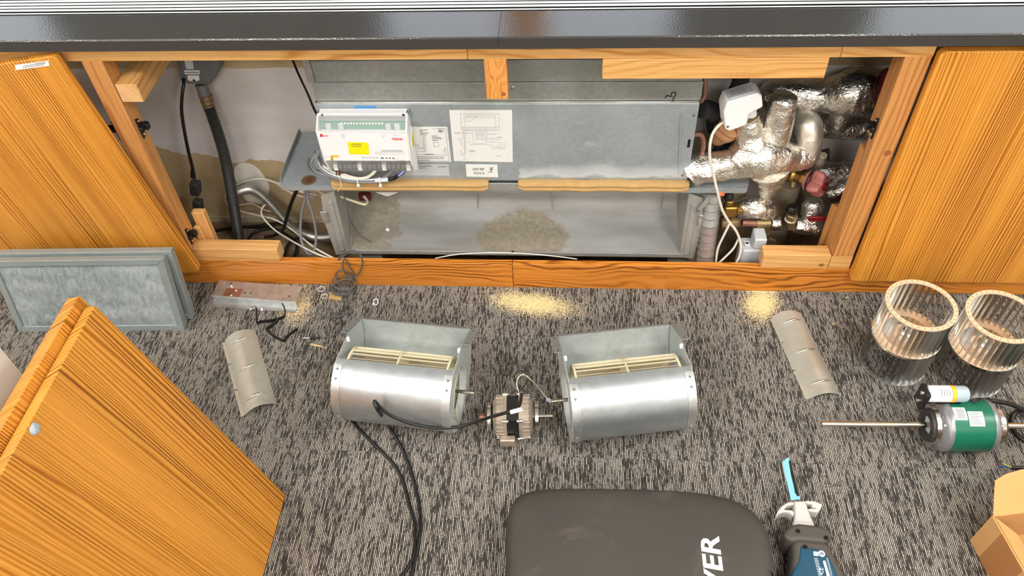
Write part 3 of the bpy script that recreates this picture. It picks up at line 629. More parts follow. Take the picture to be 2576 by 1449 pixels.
# ------------------------------------------------------------------ curved metal cover plates
def cover(label, c0, c1, c2, c3, seed):
    a = [Z(*q, 0) for q in (c0, c1, c2, c3)]     # top-left, top-right, bottom-right, bottom-left
    o = (a[2] + a[3]) / 2; ln = (a[0] + a[1]) / 2 - o; Ln = ln.length; ly = ln.normalized(); w = ((a[1] - a[0]).length + (a[2] - a[3]).length) / 2
    t = thing('cover_plate', label, 'cover', o, math.atan2(-ly.x, ly.y), group='curved cover plates'); mx = PM[t]
    sag = .017; n = 14; mb = MB()
    arc = [(-w / 2 + w * i / n, 0, sag * (1 - (2 * i / n - 1) ** 2) + .0006) for i in range(n + 1)]
    part('curved_sheet', MB().sheet(arc, (0, Ln, 0), .001), 'galvanised_cover', t, mx, smooth=50)
    for k, (f0, f1) in enumerate(((.0, .32), (.335, .66), (.675, .97))):
        part('edge_strip', MB().box(-w / 2 - .007, -w / 2 + .001, Ln * f0, Ln * f1, .0004, .0022), 'galvanised_cover', t, mx, .0006)
    for k, f in enumerate((.13, .5, .87)):
        pts = [(x, Ln * f + .006 * (x / w), sag * (1 - (2 * x / w) ** 2) + .0018) for x in [(-.3 + .6 * i / 12) * w for i in range(13)]]
        part('pressed_rib', MB().tube(pts, [.0004 + .0026 * math.sin(math.pi * (i + .4) / 12.8) for i in range(13)], 8), 'steel', t, mx, smooth=70)
cover('curved ribbed metal cover plate on the carpet left of the blowers', (566, 855), (641, 832), (698, 1018), (613, 1045), 1)
cover('curved ribbed metal cover plate on the carpet right of the blowers', (1942, 797), (2014, 788), (2117, 997), (2032, 1003), 2)
# ------------------------------------------------------------------ two centrifugal blowers taken out of the unit
HL, RB = .1291, .0893
FQ, BQ, CUT = (.0677, .0777), (.1467, .0355), math.radians(96)
def scroll():
    o = []
    for i in range(30): a = CUT + (1.5 * math.pi - CUT) * i / 29; o.append((RB * math.cos(a), RB * math.sin(a)))
    a1 = math.atan2(BQ[1], BQ[0]) + 2 * math.pi; rb = math.hypot(*BQ)
    for i in range(1, 15): f = i / 15; a = 1.5 * math.pi + (a1 - 1.5 * math.pi) * f; r = RB + (rb - RB) * f ** 1.4; o.append((r * math.cos(a), r * math.sin(a)))
    return o + [BQ]
def blower(label, x, y, yaw, motor_side, mark):
    t = thing('blower', label, 'blower', (x, y, 0), yaw, group='galvanised blowers on the carpet'); mx = PM[t]; sc = scroll(); P3 = lambda q, xx: (xx, q[0], RB + q[1] + .0008)
    # wrapped scroll sheet, side plates with inlet hole, outlet flanges
    part('scroll_sheet', MB().sheet([P3(q, -HL + .001) for q in sc], (2 * HL - .002, 0, 0), .0012), 'galvanised_fan', t, mx, smooth=40)
    part('outlet_back_plate', MB().sheet([P3((q[0] - .0018, q[1] + .0006), -HL + .003) for q in sc[-9:]], (2 * HL - .006, 0, 0), .0006), 'galvanised_inner', t, mx, smooth=40)
    lipd = Vector((0, BQ[0] - FQ[0], BQ[1] - FQ[1])).normalized()
    b0 = Vector(P3(BQ, -HL + .004))
    part('outlet_lip', MB().prism([b0, b0 + Vector((2 * HL - .008, 0, 0)), b0 + Vector((2 * HL - .008, 0, 0)) + lipd * .008, b0 + lipd * .008], (0, .0005, .001)), 'galvanised_fan', t, mx)
    for s in (-1, 1):
        outl = sc + [FQ]; hole = .058; mb = MB(); n = len(outl); vs = []
        for q in outl:
            a = math.atan2(q[1], q[0]); vs += [P3(q, s * HL), P3((hole * math.cos(a), hole * math.sin(a)), s * HL)]
        vs2 = [(v[0] - s * .0012, v[1], v[2]) for v in vs]; m = 2 * n
        fs = []
        for i in range(n):
            j = (i + 1) % n; fs += [(2 * i, 2 * j, 2 * j + 1, 2 * i + 1), (m + 2 * i, m + 2 * i + 1, m + 2 * j + 1, m + 2 * j), (2 * i, m + 2 * i, m + 2 * j, 2 * j), (2 * i + 1, 2 * j + 1, m + 2 * j + 1, m + 2 * i + 1)]
        mb.add(vs + vs2, fs); sp = part('side_plate', mb, 'galvanised_inner', t, mx, smooth=20)
        part('inlet_ring', MB().ringz([(.0578, -.002), (.0625, .0015), (.061, .003), (.0555, -.001), (.054, -.012), (.0552, -.012)], P3((0, 0), s * HL), (s, 0, 0), 32), 'galvanised_inner', sp, mx, smooth=60)
        # rim strip riveted round the drum
        arc = [((RB + .0016) * math.cos(a), (RB + .0016) * math.sin(a)) for a in [CUT + .15 + (1.45 * math.pi - CUT) * i / 26 for i in range(27)]]
        st_ = part('rim_strip', MB().sheet([P3(q, s * HL - (.018 if s > 0 else 0)) for q in arc], (.018, 0, 0), .0012), 'galvanised', t, mx, smooth=40)
        for a in (112, 125, 155, 186, 204):
            a = math.radians(a); d = Vector((0, math.cos(a), math.sin(a))); q = Vector(P3(((RB + .0028) * math.cos(a), (RB + .0028) * math.sin(a)), s * (HL - .009)))
            part('rivet', MB().lathe([(.0026, 0), (.0018, .0012)], q - d * .0004, d, 8), 'grey_plastic' if a < 2.3 else 'galvanised', st_, mx)
        f0, f1 = Vector(P3(FQ, s * HL)), Vector(P3(BQ, s * HL)); nn = Vector((0, -(f1 - f0).z, (f1 - f0).y)).normalized()
        fl_ = part('outlet_flange', MB().prism([f0, f1, f1 + Vector((s * .018, 0, 0)), f0 + Vector((s * .018, 0, 0))], nn * .0012), 'galvanised_duct', t, mx, bevel=.0004)
        for g in (.12, .88): part('hole', MB().lathe([(.002, 0), (.002, .0002)], f0.lerp(f1, g) + Vector((s * .008, 0, 0)) + nn * .0013, nn, 8), 'black_hole', fl_, mx)
        cq = Vector(P3((FQ[0] - .012, FQ[1] + .002), s * (HL - .004)))
        part('plastic_clip', MB().lathe([(.004, 0), (.004, .008), (.0025, .010)], cq - Vector((0, .004, .008)), (0, .3, 1), 10), 'white_plastic', t, mx)
    # impeller inside
    wm = part('impeller', MB().lathe([(.076, -.0015), (.076, .0015)], P3((0, 0), 0), (1, 0, 0), 40), 'cream_wheel', t, mx)
    for x0 in (-.110, .110): part('end_ring', MB().ringz([(.068, x0 - .002), (.075, x0 - .002), (.075, x0 + .002), (.068, x0 + .002)], P3((0, 0), 0), (1, 0, 0), 40), 'cream_wheel', wm, mx)
    bme = mesh('impeller_blade', MB().sheet([(0, .0655, -.0035), (0, .069, .0002), (0, .0715, .0016), (0, .0745, .0018)], (.1065, 0, 0), .0007), 'cream_wheel', 40)
    for x0 in (-.1080, .0015):
        for k in range(30):
            put('impeller_blade', bme, wm, mx @ Matrix.Translation(P3((0, 0), x0)) @ Matrix.Rotation(2 * math.pi * k / 30, 4, 'X'))
    s = motor_side
    part('shaft', MB().cyl(P3((0, 0), s * .02), P3((0, 0), s * (HL + .034)), .0045, 14), 'shaft_steel', t, mx)
    part('shaft_hub', MB().cyl(P3((0, 0), s * .002), P3((0, 0), s * .03), .013, 16), 'cream_wheel', t, mx)
    if mark:
        q = Vector(P3((-.046, -.034), s * (HL + .0006)))
        part('paper_tag', MB().prism([q, q + Vector((0, .02, .002)), q + Vector((0, .018, .03)), q + Vector((0, .004, .028))], (.0004, 0, 0)), 'cream_cable', t, mx)
    return t
blower('galvanised blower with a black cable looped over its drum', -.357, -.3801, math.radians(-5.84), 1, True)
blower('galvanised blower with no cable, right of the old motor', .1337, -.3878, math.radians(9.11), -1, False)

# ------------------------------------------------------------------ old motor between the blowers
mo = Z(1291, 1046, .05); t = thing('old_motor', 'dismantled old motor with beige cast end shells between the two blowers', 'motor', (mo.x, mo.y, 0), math.radians(3)); mx = PM[t]
def sqring(x0, x1, r0, r1, c, k=.84, n=40):
    mb = MB(); vs = []
    for x, r in ((x0, r0), (x1, r1)):
        for i in range(n):
            a = 2 * math.pi * i / n; rr = r / max(abs(math.cos(a)), abs(math.sin(a))) ** .45 * k; vs.append((x, rr * math.cos(a), c + rr * math.sin(a)))
    mb.add(vs, [(i, (i + 1) % n, n + (i + 1) % n, n + i) for i in range(n)] + [tuple(range(n))[::-1], tuple(range(n, 2 * n))]); return mb
c = .0475
part('lamination_stack', sqring(-.016, .016, .046, .046, c), 'black_plastic', t, mx, smooth=30)
for s in (-1, 1):
    sh = part('end_shell', MB().add(*(lambda m: (m.v, m.f))(sqring(s * .013, s * .034, .0495, .0485, c))).add(*(lambda m: (m.v, m.f))(sqring(s * .034, s * .043, .0485, .036, c))), 'motor_alloy', t, mx, smooth=30)
    for i in range(22):
        a = 2 * math.pi * (i + .5) / 22; rr = .0485 / max(abs(math.cos(a)), abs(math.sin(a))) ** .45 * .84; q = Vector((s * .0285, rr * math.cos(a), c + rr * math.sin(a))); d = Vector((0, math.cos(a), math.sin(a)))
        part('cooling_fin', MB().obox(q, (.008, 0, 0), d * .0016, Vector((1, 0, 0)).cross(d) * .0011), 'motor_alloy', sh, mx, .0004)
    for a in (45, 135, 225, 315):
        a = math.radians(a); part('through_bolt', MB().lathe([(.004, 0), (.004, .012), (.0028, .014)], (s * .009, .049 * math.cos(a), c + .049 * math.sin(a)), (s, 0, 0), 10), 'steel', sh, mx)
    rg = part('rubber_ring', MB().ringz([(.014, 0), (.028, 0), (.030, .004), (.028, .009), (.014, .009)], (s * .046, 0, c), (s, 0, 0), 28), 'black_rubber', t, mx, smooth=50)
    part('steel_band', MB().ringz([(.0285, .002), (.0325, .002), (.0325, .009), (.0285, .009)], (s * .046, 0, c), (s, 0, 0), 28), 'steel', rg, mx, smooth=50)
    part('shaft', MB().cyl((s * .04, 0, c), (s * (.086 if s > 0 else .064), 0, c), .004, 14), 'shaft_steel', t, mx)
part('brass_bush', MB().lathe([(.006, 0), (.008, .004), (.008, .012), (.006, .016)], (-.058, 0, c), (-1, 0, 0), 14), 'copper', t, mx)
part('terminal_block', MB().box(-.030, .004, -.0535, -.038, .010, .034), 'motor_alloy', t, mx, .003)
wr = thing('motor_leads', 'thin black and cream leads rising from the old motor to a small connector', 'cable', (mo.x, mo.y, .09))
wire('black_lead', ypath([(1308, 990, -.40), (1297, 962, -.39), (1295, 942, -.39), (1308, 934, -.39), (1322, 940, -.39), (1325, 958, -.39), (1316, 975, -.395), (1306, 986, -.40)]), .0013, 'black_cable', wr)
wire('cream_lead', ypath([(1308, 992, -.40), (1300, 968, -.395), (1304, 950, -.39), (1318, 942, -.39), (1335, 955, -.385)]) + zpath([(1352, 972, .04), (1368, 992, .012), (1377, 1004, .004)]), .0013, 'cream_cable', wr)
q = Z(1381, 1007, .004); part('connector', MB().obox(q, (.006, -.003, 0), (.0015, .0035, 0), (0, 0, .003)), 'pale_grey_plastic', wr, bevel=.0006)
# black flex from the old motor, looped over the left blower and away over the carpet
fx = thing('motor_flex', 'black flex running from the old motor over the left blower and along the carpet', 'cable', Z(1040, 1300, 0))
mpts = ypath([(1312, 992, -.428), (1306, 1020, -.475)]) + ypath([(1285, 1034, -.486), (1238, 1048, -.483), (1195, 1062, -.478), (1150, 1074, -.480), (1090, 1076, -.484), (1030, 1064, -.484), (985, 1046, -.482), (958, 1026, -.477), (944, 1010, -.4735), (942, 1014, -.478), (952, 1034, -.483)]) + zpath([(972, 1062, .03), (990, 1092, .012), (1012, 1130, .005), (1030, 1175, .004), (1045, 1225, .004), (1056, 1280, .004), (1058, 1330, .009), (1050, 1385, .004), (1035, 1449, .004), (1028, 1490, .004)])
wire('outer_flex', mpts, .0036, 'black_cable', fx, 10)
q = Y(1300, 1033, -.49); part('white_sleeve', MB().cyl(q + Vector((-.012, 0, -.006)), q + Vector((.010, 0, .005)), .0046, 12), 'white_plastic', fx)
fx2 = thing('second_flex', 'black flex coming out from under the left blower onto the carpet', 'cable', Z(990, 1200, 0))
wire('outer_flex', zpath([(880, 1050, .006), (900, 1076, .004), (935, 1112, .004), (972, 1148, .004), (1000, 1182, .004), (1018, 1225, .004), (1030, 1270, .004), (1042, 1310, .004), (1044, 1350, .0045), (1040, 1400, .004), (1012, 1449, .004), (990, 1480, .004)]), .0036, 'black_cable', fx2, 10)

# ------------------------------------------------------------------ new impellers standing on the carpet
def new_impeller(label, x, y, rot):
    t = thing('impeller', label, 'impeller', (x, y, 0), rot, group='new galvanised impellers'); mx = PM[t]; R, Hh = .0735, .2
    part('top_ring', MB().ringz([(R - .0095, Hh - .0035), (R - .0095, Hh), (R, Hh), (R, Hh - .0035)], (0, 0, 0), (0, 0, 1), 48), 'peach_ring', t, mx)
    part('base_ring', MB().ringz([(R - .0095, 0), (R - .0095, .003), (R, .003), (R, 0)], (0, 0, 0), (0, 0, 1), 48), 'galvanised', t, mx)
    ds = part('middle_disc', MB().lathe([(R - .0005, .098), (R - .0005, .1015)], (0, 0, 0), (0, 0, 1), 48), 'peach_ring', t, mx)
    part('disc_rim', MB().ringz([(R - .0004, .097), (R - .0004, .103), (R + .0004, .103), (R + .0004, .097)], (0, 0, 0), (0, 0, 1), 48), 'bright_steel', ds, mx)
    part('hub_dish', MB().ringz([(.048, .1016), (.050, .1035), (.046, .1036), (.030, .1045), (.028, .1016)], (0, 0, 0), (0, 0, 1), 36), 'steel', ds, mx, smooth=50)
    part('hub', MB().lathe([(.016, .1016), (.016, .108), (.012, .112), (.012, .128), (.006, .128), (.006, .110)], (0, 0, 0), (0, 0, 1), 24), 'steel', t, mx)
    part('grub_screw', MB().lathe([(.0025, 0), (.0025, .004)], (-.012, 0, .12), (-1, 0, 0), 8), 'black_plastic', t, mx)
    n = 34
    bl = mesh('blade', MB().sheet([(R - .0094, -.0055, 0), (R - .0065, -.0028, 0), (R - .0035, -.0006, 0), (R - .0006, .0006, 0)], (0, 0, .094), .0006), 'blade_metal', 40)
    for z0 in (.0032, .1018):
        for k in range(n): put('blade', bl, t, mx @ Matrix.Translation((0, 0, z0)) @ Matrix.Rotation(2 * math.pi * k / n, 4, 'Z') @ Matrix.Diagonal((1, 1, 1 if z0 < .05 else 1.002, 1)))
    tb = mesh('rivet_tab', MB().box(R - .0062, R - .0028, -.0006, .0006, Hh, Hh + .0006), 'old_brass', 0)
    for k in range(n): put('rivet_tab', tb, t, mx @ Matrix.Rotation(2 * math.pi * k / n, 4, 'Z') @ Matrix.Translation((0, 0, 0)))
new_impeller('slatted metal impeller drum standing by the plinth, further from the right edge', .763, -.216, .1)
i2 = Z(2524, 794, .2)
new_impeller('slatted metal impeller drum at the right edge, cut off by the frame', i2.x, i2.y, .25)

# ------------------------------------------------------------------ new green motor with capacitor
RM = .0545; m0 = Z(2410, 1070, RM); xa = Z(2372, 1072, RM).x; xb = Z(2470, 1070, RM).x; ym = -.4245; zc = RM + .0005
t = thing('green_motor', 'new green fan motor with a long double-ended steel shaft', 'motor', ((xa + xb) / 2, ym, 0), math.radians(1.0)); mx = PM[t]; h = (xb - xa) / 2
part('green_casing', MB().lathe([(RM, -h), (RM, h)], (0, 0, zc), (1, 0, 0), 48), 'green_paint', t, mx, smooth=30)
for s in (-1, 1):
    eb = part('end_bell', MB().lathe([(RM + .0008, 0), (RM + .0012, .006), (RM - .002, .012), (RM - .012, .018), (.030, .021), (.02, .021)], (s * h, 0, zc), (s, 0, 0), 48), 'motor_grey', t, mx, smooth=40)
    for k in range(4):
        a = math.radians(35 + 90 * k); part('bolt', MB().lathe([(.0045, 0), (.0042, .004), (.002, .0045)], (s * (h + .013), .044 * math.cos(a), zc + .044 * math.sin(a)), (s, 0, 0), 8), 'steel', eb, mx)
    for k in range(8):
        a = math.radians(12 + 45 * k); d = Vector((0, math.cos(a), math.sin(a))); part('casting_rib', MB().obox(Vector((s * (h + .0165), 0, zc)) + d * .036, (.002, 0, 0), d * .009, Vector((1, 0, 0)).cross(d) * .0012), 'motor_grey', eb, mx, .0005)
    rr = part('resilient_ring', MB().ringz([(.0205, 0), (.035, 0), (.037, .004), (.035, .014), (.0205, .014)], (s * (h + .0205), 0, zc), (s, 0, 0), 32), 'black_rubber', t, mx, smooth=50)
    part('steel_band', MB().ringz([(.0365, -.001), (.0405, -.001), (.0405, .008), (.0365, .008)], (s * (h + .0205), 0, zc), (s, 0, 0), 32), 'steel', rr, mx, smooth=50)
    part('bearing_boss', MB().ringz([(.007, -.006), (.0205, -.006), (.0205, .004), (.012, .006), (.007, .001)], (s * (h + .024), 0, zc), (s, 0, 0), 8), 'pale_grey_plastic', t, mx, smooth=30)
xe = Z(2066, 1068, RM).x - (xa + xb) / 2
part('shaft', MB().lathe([(.0052, 0), (.0062, .001), (.0062, .23 - xe), (.0052, .231 - xe)], (xe, 0, zc), (1, 0, 0), 20), 'shaft_steel', t, mx, smooth=30)
def onmotor(a, x): a = math.radians(a); return Vector((x, RM * math.cos(a), zc + RM * math.sin(a)))
def wrapsheet(name, a0, a1, x0, x1, mat, lift, par):
    mb = MB(); n = 8; vs = []
    for i in range(n + 1):
        a = math.radians(a0 + (a1 - a0) * i / n); r = RM + lift; vs += [(x0, r * math.cos(a), zc + r * math.sin(a)), (x1, r * math.cos(a), zc + r * math.sin(a))]
    mb.add(vs, [(2 * i, 2 * i + 1, 2 * i + 3, 2 * i + 2) for i in range(n)]); return part(name, mb, mat, par, mx, smooth=60)
l1 = wrapsheet('rating_label', 92, 125, h - .052, h - .022, 'paper', .0004, t); l2 = wrapsheet('barcode_label', 82, 112, -h + .001, -h + .026, 'paper', .0004, t)
for i in range(7): wrapsheet('print_line', 95 + i * 4, 96.4 + i * 4, h - .049, h - .049 + random.Random(i).uniform(.015, .025), 'ink_soft', .0008, l1)
for i in range(9): wrapsheet('print_line', 86 + i * 2.6, 87.4 + i * 2.6, -h + .006, -h + .022, 'ink_soft', .0008, l2)
cz = zc + RM + .016; cx0 = Z(2327, 985, cz).x - (xa + xb) / 2; cx1 = Z(2432, 990, cz).x - (xa + xb) / 2; cy = Z(2380, 987, cz).y - ym; cy = max(-.01, min(.03, cy))
cp = part('capacitor', MB().lathe([(.0168, 0), (.0172, .002), (.0172, cx1 - cx0 - .006), (.0155, cx1 - cx0 - .001), (.010, cx1 - cx0)], (cx0, cy, cz), (1, 0, 0), 28), 'cap_plastic', t, mx, smooth=40)
part('capacitor_label', MB().lathe([(.0175, 0), (.0175, (cx1 - cx0) * .56)], (cx0 + .003, cy, cz), (1, 0, 0), 28, False, False), 'white_plastic', cp, mx)
part('yellow_band', MB().lathe([(.0177, 0), (.0177, .009)], (cx0 + .003 + (cx1 - cx0) * .53, cy, cz), (1, 0, 0), 28, False, False), 'orange_label', cp, mx)
for i in range(5): part('print_line', MB().prism([(cx0 + .024 + i * .0055, cy + .0178 * math.cos(a), cz + .0178 * math.sin(a)) for a in (1.7, 1.95, 2.2, 2.5)] + [(cx0 + .0255 + i * .0055, cy + .0178 * math.cos(a), cz + .0178 * math.sin(a)) for a in (2.5, 2.2, 1.95, 1.7)], (0, 0, .0002)), 'ink_soft', cp, mx)
part('capacitor_bracket', MB().box(cx0 - .009, cx0 + .002, cy - .018, cy + .016, zc + RM - .018, cz + .016), 'black_plastic', t, mx, .002)
for dz in (.004, .030): part('bracket_screw', MB().lathe([(.005, 0), (.0045, .004), (.002, .005)], (cx0 - .009, cy - .004, zc + RM - .006 + dz), (-1, 0, 0), 10), 'bright_steel', t, mx)
part('saddle', MB().box(cx0 + .004, cx1 - .01, cy - .012, cy + .012, zc + RM - .004, cz - .0165), 'black_plastic', t, mx)
cbl = thing('motor_cable', 'thick black cable looping behind the green motor at the right edge', 'cable', Z(2540, 1050, 0))
wire('outer_flex', ypath([(2452, 1008, -.40)]) + zpath([(2475, 1006, .06), (2510, 1010, .05), (2545, 1018, .04), (2580, 1035, .02), (2600, 1060, .006), (2590, 1110, .005), (2560, 1095, .005), (2545, 1070, .005), (2548, 1045, .01), (2570, 1030, .015), (2600, 1030, .012), (2640, 1060, .006)]), .005, 'black_cable', cbl, 10)
ce = thing('cable_end', 'cut black cable end with stripped blue and green-yellow cores', 'cable', Z(2560, 1178, 0))
wire('outer_flex', zpath([(2545, 1176, .005), (2580, 1177, .005), (2620, 1180, .005)]), .004, 'black_cable', ce, 10)
wire('blue_core', zpath([(2546, 1176, .005), (2530, 1174, .005), (2512, 1172, .003)]), .0013, 'blue_cable', ce); wire('earth_core', zpath([(2546, 1176, .006), (2535, 1172, .008), (2522, 1166, .006)]), .0012, 'yellow_green', ce); wire('brown_core', zpath([(2546, 1177, .005), (2526, 1171, .004), (2504, 1168, .003)]), .0013, 'brown_cable', ce)
# ------------------------------------------------------------------ reciprocating saw lying on its side
zs = .040
t = thing('reciprocating_saw', 'teal blue cordless reciprocating saw lying on its side on the carpet', 'saw', (Z(2030, 1340, 0).x, Z(2030, 1340, 0).y, 0))
def flat(px, z0, z1): return MB().prism([Z(u, v, z1) - Vector((0, 0, z1 - z0)) for u, v in px], (0, 0, z1 - z0))
bl = part('saw_blade', flat([(1968, 1163), (1983, 1150), (1987, 1156), (1995, 1184), (2004, 1218), (2014, 1255), (1990, 1258)], .0415, .0428), 'blade_blue', t)
mbk = MB(); te = []
a_, b_ = Z(1986, 1160, .0432), Z(2011, 1248, .0432); inn = (Z(1978, 1200, .0432) - Z(1999, 1200, .0432)).normalized()
mbk.prism([Z(u, v, .0428) for u, v in ((1984, 1160), (1987, 1157), (1995, 1184), (2004, 1218), (2011, 1247), (2006, 1249), (2000, 1240), (1996, 1220), (1990, 1196))], (0, 0, .0003)); part('blackened_edge', mbk, 'black_plastic', bl)
for k in range(22):
    q = a_.lerp(b_, k / 21); d = (b_ - a_).normalized()
    part('tooth', MB().prism([q - d * .0017 + Vector((0, 0, -.0014)), q + d * .0017 + Vector((0, 0, -.0014)), q - inn * .0028 + d * .0006 + Vector((0, 0, -.0014))], (0, 0, .0013)), 'bright_steel', bl)
sh = part('shoe_stem', flat([(1997, 1260), (2027, 1259), (2034, 1284), (2050, 1322), (1996, 1320), (2000, 1300)], .030, .050), 'tool_grey', t, bevel=.003)
for nm, pts in (('left', [(1998, 1262), (1982, 1263), (1966, 1273), (1956, 1286), (1951, 1302), (1960, 1292), (1972, 1288), (1986, 1289), (1996, 1298), (1999, 1288), (1992, 1283), (1972, 1282), (1980, 1272), (1998, 1269)]), ('right', [(2026, 1259), (2048, 1260), (2068, 1268), (2066, 1278), (2058, 1288), (2034, 1285), (2032, 1279), (2052, 1279), (2042, 1274), (2044, 1268), (2028, 1266)])):
    part('shoe_arm', flat(pts, .022, .046), 'tool_grey', t, bevel=.0015)
bt = part('rubber_boot', flat([(1972, 1340), (1980, 1328), (1996, 1318), (2010, 1315), (2050, 1320), (2088, 1329), (2094, 1340), (2095, 1356), (2084, 1358), (2076, 1364), (2010, 1358), (1992, 1362), (1974, 1352)], .006, .070), 'tool_rubber', t, bevel=.010, seg=4)
part('rubber_neck', flat([(1992, 1360), (2006, 1352), (2080, 1360), (2092, 1376), (2104, 1400), (2130, 1449), (2160, 1500), (1980, 1500), (1990, 1420), (1994, 1395)], .004, .064), 'tool_rubber', t, bevel=.010, seg=4)
bd = part('blue_body', flat([(2013, 1371), (2072, 1384), (2092, 1410), (2116, 1462), (2126, 1500), (1976, 1500), (1992, 1440), (2008, 1410)], .0, .0655), 'tool_blue', t, bevel=.004, seg=3)
part('motor_housing', flat([(1982, 1499), (2128, 1499), (2150, 1560), (2160, 1640), (2010, 1640), (1990, 1560)], .0, .063), 'tool_blue', t, bevel=.008, seg=3)
part('handle', MB().tube(spline(zpath([(2085, 1640, .034), (2110, 1720, .034), (2140, 1790, .034)]), 5), .020, 14), 'tool_rubber', t, smooth=50)
part('battery_pack', flat([(2080, 1790), (2200, 1780), (2220, 1880), (2100, 1890)], .0, .064), 'black_plastic', t, bevel=.006, seg=3)
for u, v in ((2007, 1336), (2078, 1353), (2025, 1376)):
    part('screw_hole', MB().lathe([(.0046, 0), (.0046, .0006)], Z(u, v, .0700 if v < 1360 else .0655), (0, 0, 1), 12), 'black_hole', bt if v < 1360 else bd)
def lbl(name, px, mat, par): return part(name, flat(px, .0656, .0660), mat, par, smooth=0)
lbl('printed_square', [(2046, 1387), (2057, 1388), (2059, 1399), (2047, 1398)], 'white_print', bd)
cc = part('printed_disc', MB().lathe([(.0062, 0), (.0062, .0004)], Z(2067, 1393, .0656), (0, 0, 1), 20), 'white_print', bd)
strokes('disc_symbol', [[Z(2063, 1396, .0661), Z(2066, 1390, .0661), Z(2070, 1394, .0661)], [Z(2069, 1391, .0661), Z(2072, 1395, .0661)]], .0012, 'tool_blue', cc, (0, 0, 1), .0001)
lbl('white_plate', [(2070, 1411), (2076, 1410), (2088, 1449), (2092, 1470), (2084, 1470), (2078, 1440)], 'white_print', bd)
rr = random.Random(4)
for i, u0 in enumerate((2048, 2053, 2079)):
    ls = [[Z(u0 + k * .26 * 4, 1405 + k * 4, .0660), Z(u0 + 4 + k * .26 * 4, 1405 + k * 4 + .6, .0660)] for k in range(12)]
    strokes('small_print', ls, .0011, 'white_print', bd, (0, 0, 1), .0001)
text('approval_mark', 'CE', .011, Z(2071, 1446, .0657), (.2, .98, 0), (-.98, .2, 0), 'white_print', bd, .0004)

# ------------------------------------------------------------------ dark padded case in the foreground
zt = .12
outl = [(1270, 1470), (1272, 1380), (1276, 1310), (1286, 1275), (1312, 1250), (1370, 1238), (1450, 1235), (1560, 1236), (1660, 1239), (1760, 1247), (1840, 1264), (1895, 1296), (1928, 1340), (1941, 1390), (1945, 1449), (1945, 1480)]
pts = [Z(u, v, zt - .03) for u, v in outl]; yb = -1.22
pts += [Vector((pts[-1].x - .005, yb + .08, zt - .03)), Vector((pts[-1].x - .08, yb, zt - .03)), Vector((pts[0].x + .08, yb, zt - .03)), Vector((pts[0].x + .005, yb + .08, zt - .03))]
pts = spline(pts, 4, True); cen = sum(pts, Vector()) / len(pts); mb = MB(); n = len(pts); vs = []
lev = [(.02, 0, 1.0), (.004, .006, 1.0), (0, .02, 1.0), (0, zt - .03, 1.0), (.003, zt - .016, 1), (.012, zt - .006, 1), (.028, zt - .001, 1), (.06, zt + .001, 1), (.12, zt + .002, 1)]
for ins, z, _ in lev:
    for p in pts:
        d = Vector((p.x - cen.x, p.y - cen.y, 0)); L_ = d.length; vs.append(cen + d * max(.02, (L_ - ins) / L_) - Vector((0, 0, cen.z)) + Vector((0, 0, z)))
fs = [(i * n + k, i * n + (k + 1) % n, (i + 1) * n + (k + 1) % n, (i + 1) * n + k) for i in range(len(lev) - 1) for k in range(n)] + [tuple(range(n))[::-1], tuple(range((len(lev) - 1) * n, len(lev) * n))]
t = thing('padded_case', 'dark charcoal padded case with white lettering in the foreground', 'case', (cen.x, cen.y, 0))
cs = part('case_shell', mb.add(vs, fs), 'case_fabric', t, smooth=60)
o_ = Z(1807, 1352, zt + .003)
text('lettering', 'VER', .047, o_, (0, 1, 0), (-1, 0, 0), 'white_print', t, .0006, 'RIGHT', shear=.12, bold=.0012, sx=1.25, space=1.02)

# ------------------------------------------------------------------ open cardboard box
hb = .105; C0 = Z(2495, 1297, hb); e1 = (Z(2576, 1440, hb) - C0).normalized(); e2 = Vector((-e1.y, e1.x, 0)); LB, WB = .26, .24
t = thing('cardboard_box', 'open brown cardboard box with packing tape at the bottom right corner', 'box', (C0 + e1 * LB / 2 + e2 * WB / 2) * 1 - Vector((0, 0, hb)))
th = .003; up_ = Vector((0, 0, 1)); base = Vector((C0.x, C0.y, 0))
part('left_wall', MB().prism([base, base + e1 * LB, base + e1 * LB + up_ * hb, base + up_ * hb], e2 * th), 'cardboard', t)
part('right_wall', MB().prism([base + e2 * (WB - th), base + e2 * (WB - th) + e1 * LB, base + e2 * (WB - th) + e1 * LB + up_ * hb, base + e2 * (WB - th) + up_ * hb], e2 * th), 'cardboard', t)
part('far_wall', MB().prism([base + e2 * th, base + e2 * (WB - th), base + e2 * (WB - th) + up_ * hb, base + e2 * th + up_ * hb], e1 * th), 'cardboard_inner', t)
part('near_wall', MB().prism([base + e2 * th + e1 * (LB - th), base + e2 * (WB - th) + e1 * (LB - th), base + e2 * (WB - th) + up_ * hb + e1 * (LB - th), base + e2 * th + up_ * hb + e1 * (LB - th)], e1 * th), 'cardboard', t)
part('box_floor', MB().prism([base + e1 * th + e2 * th, base + e1 * (LB - th) + e2 * th, base + e1 * (LB - th) + e2 * (WB - th), base + e1 * th + e2 * (WB - th)], up_ * th), 'cardboard_inner', t)
fu = (-e1 * .55 + up_ * .83).normalized(); top = base + up_ * hb
part('far_flap', MB().prism([top + e2 * .001, top + e2 * (WB - .004), top + e2 * (WB - .004) + fu * .085, top + e2 * .05 + fu * .088, top + e2 * .022 + fu * .083, top + e2 * .001 + fu * .072], e1 * .003), 'cardboard', t, bevel=.001)
fi = (e2 * .82 - up_ * .57).normalized()
part('left_flap', MB().prism([top + e1 * .004 + e2 * th, top + e1 * (LB - .01) + e2 * th, top + e1 * (LB - .03) + fi * .05, top + e1 * .03 + fi * .05 + e2 * th], up_ * .003), 'cardboard', t, bevel=.001)
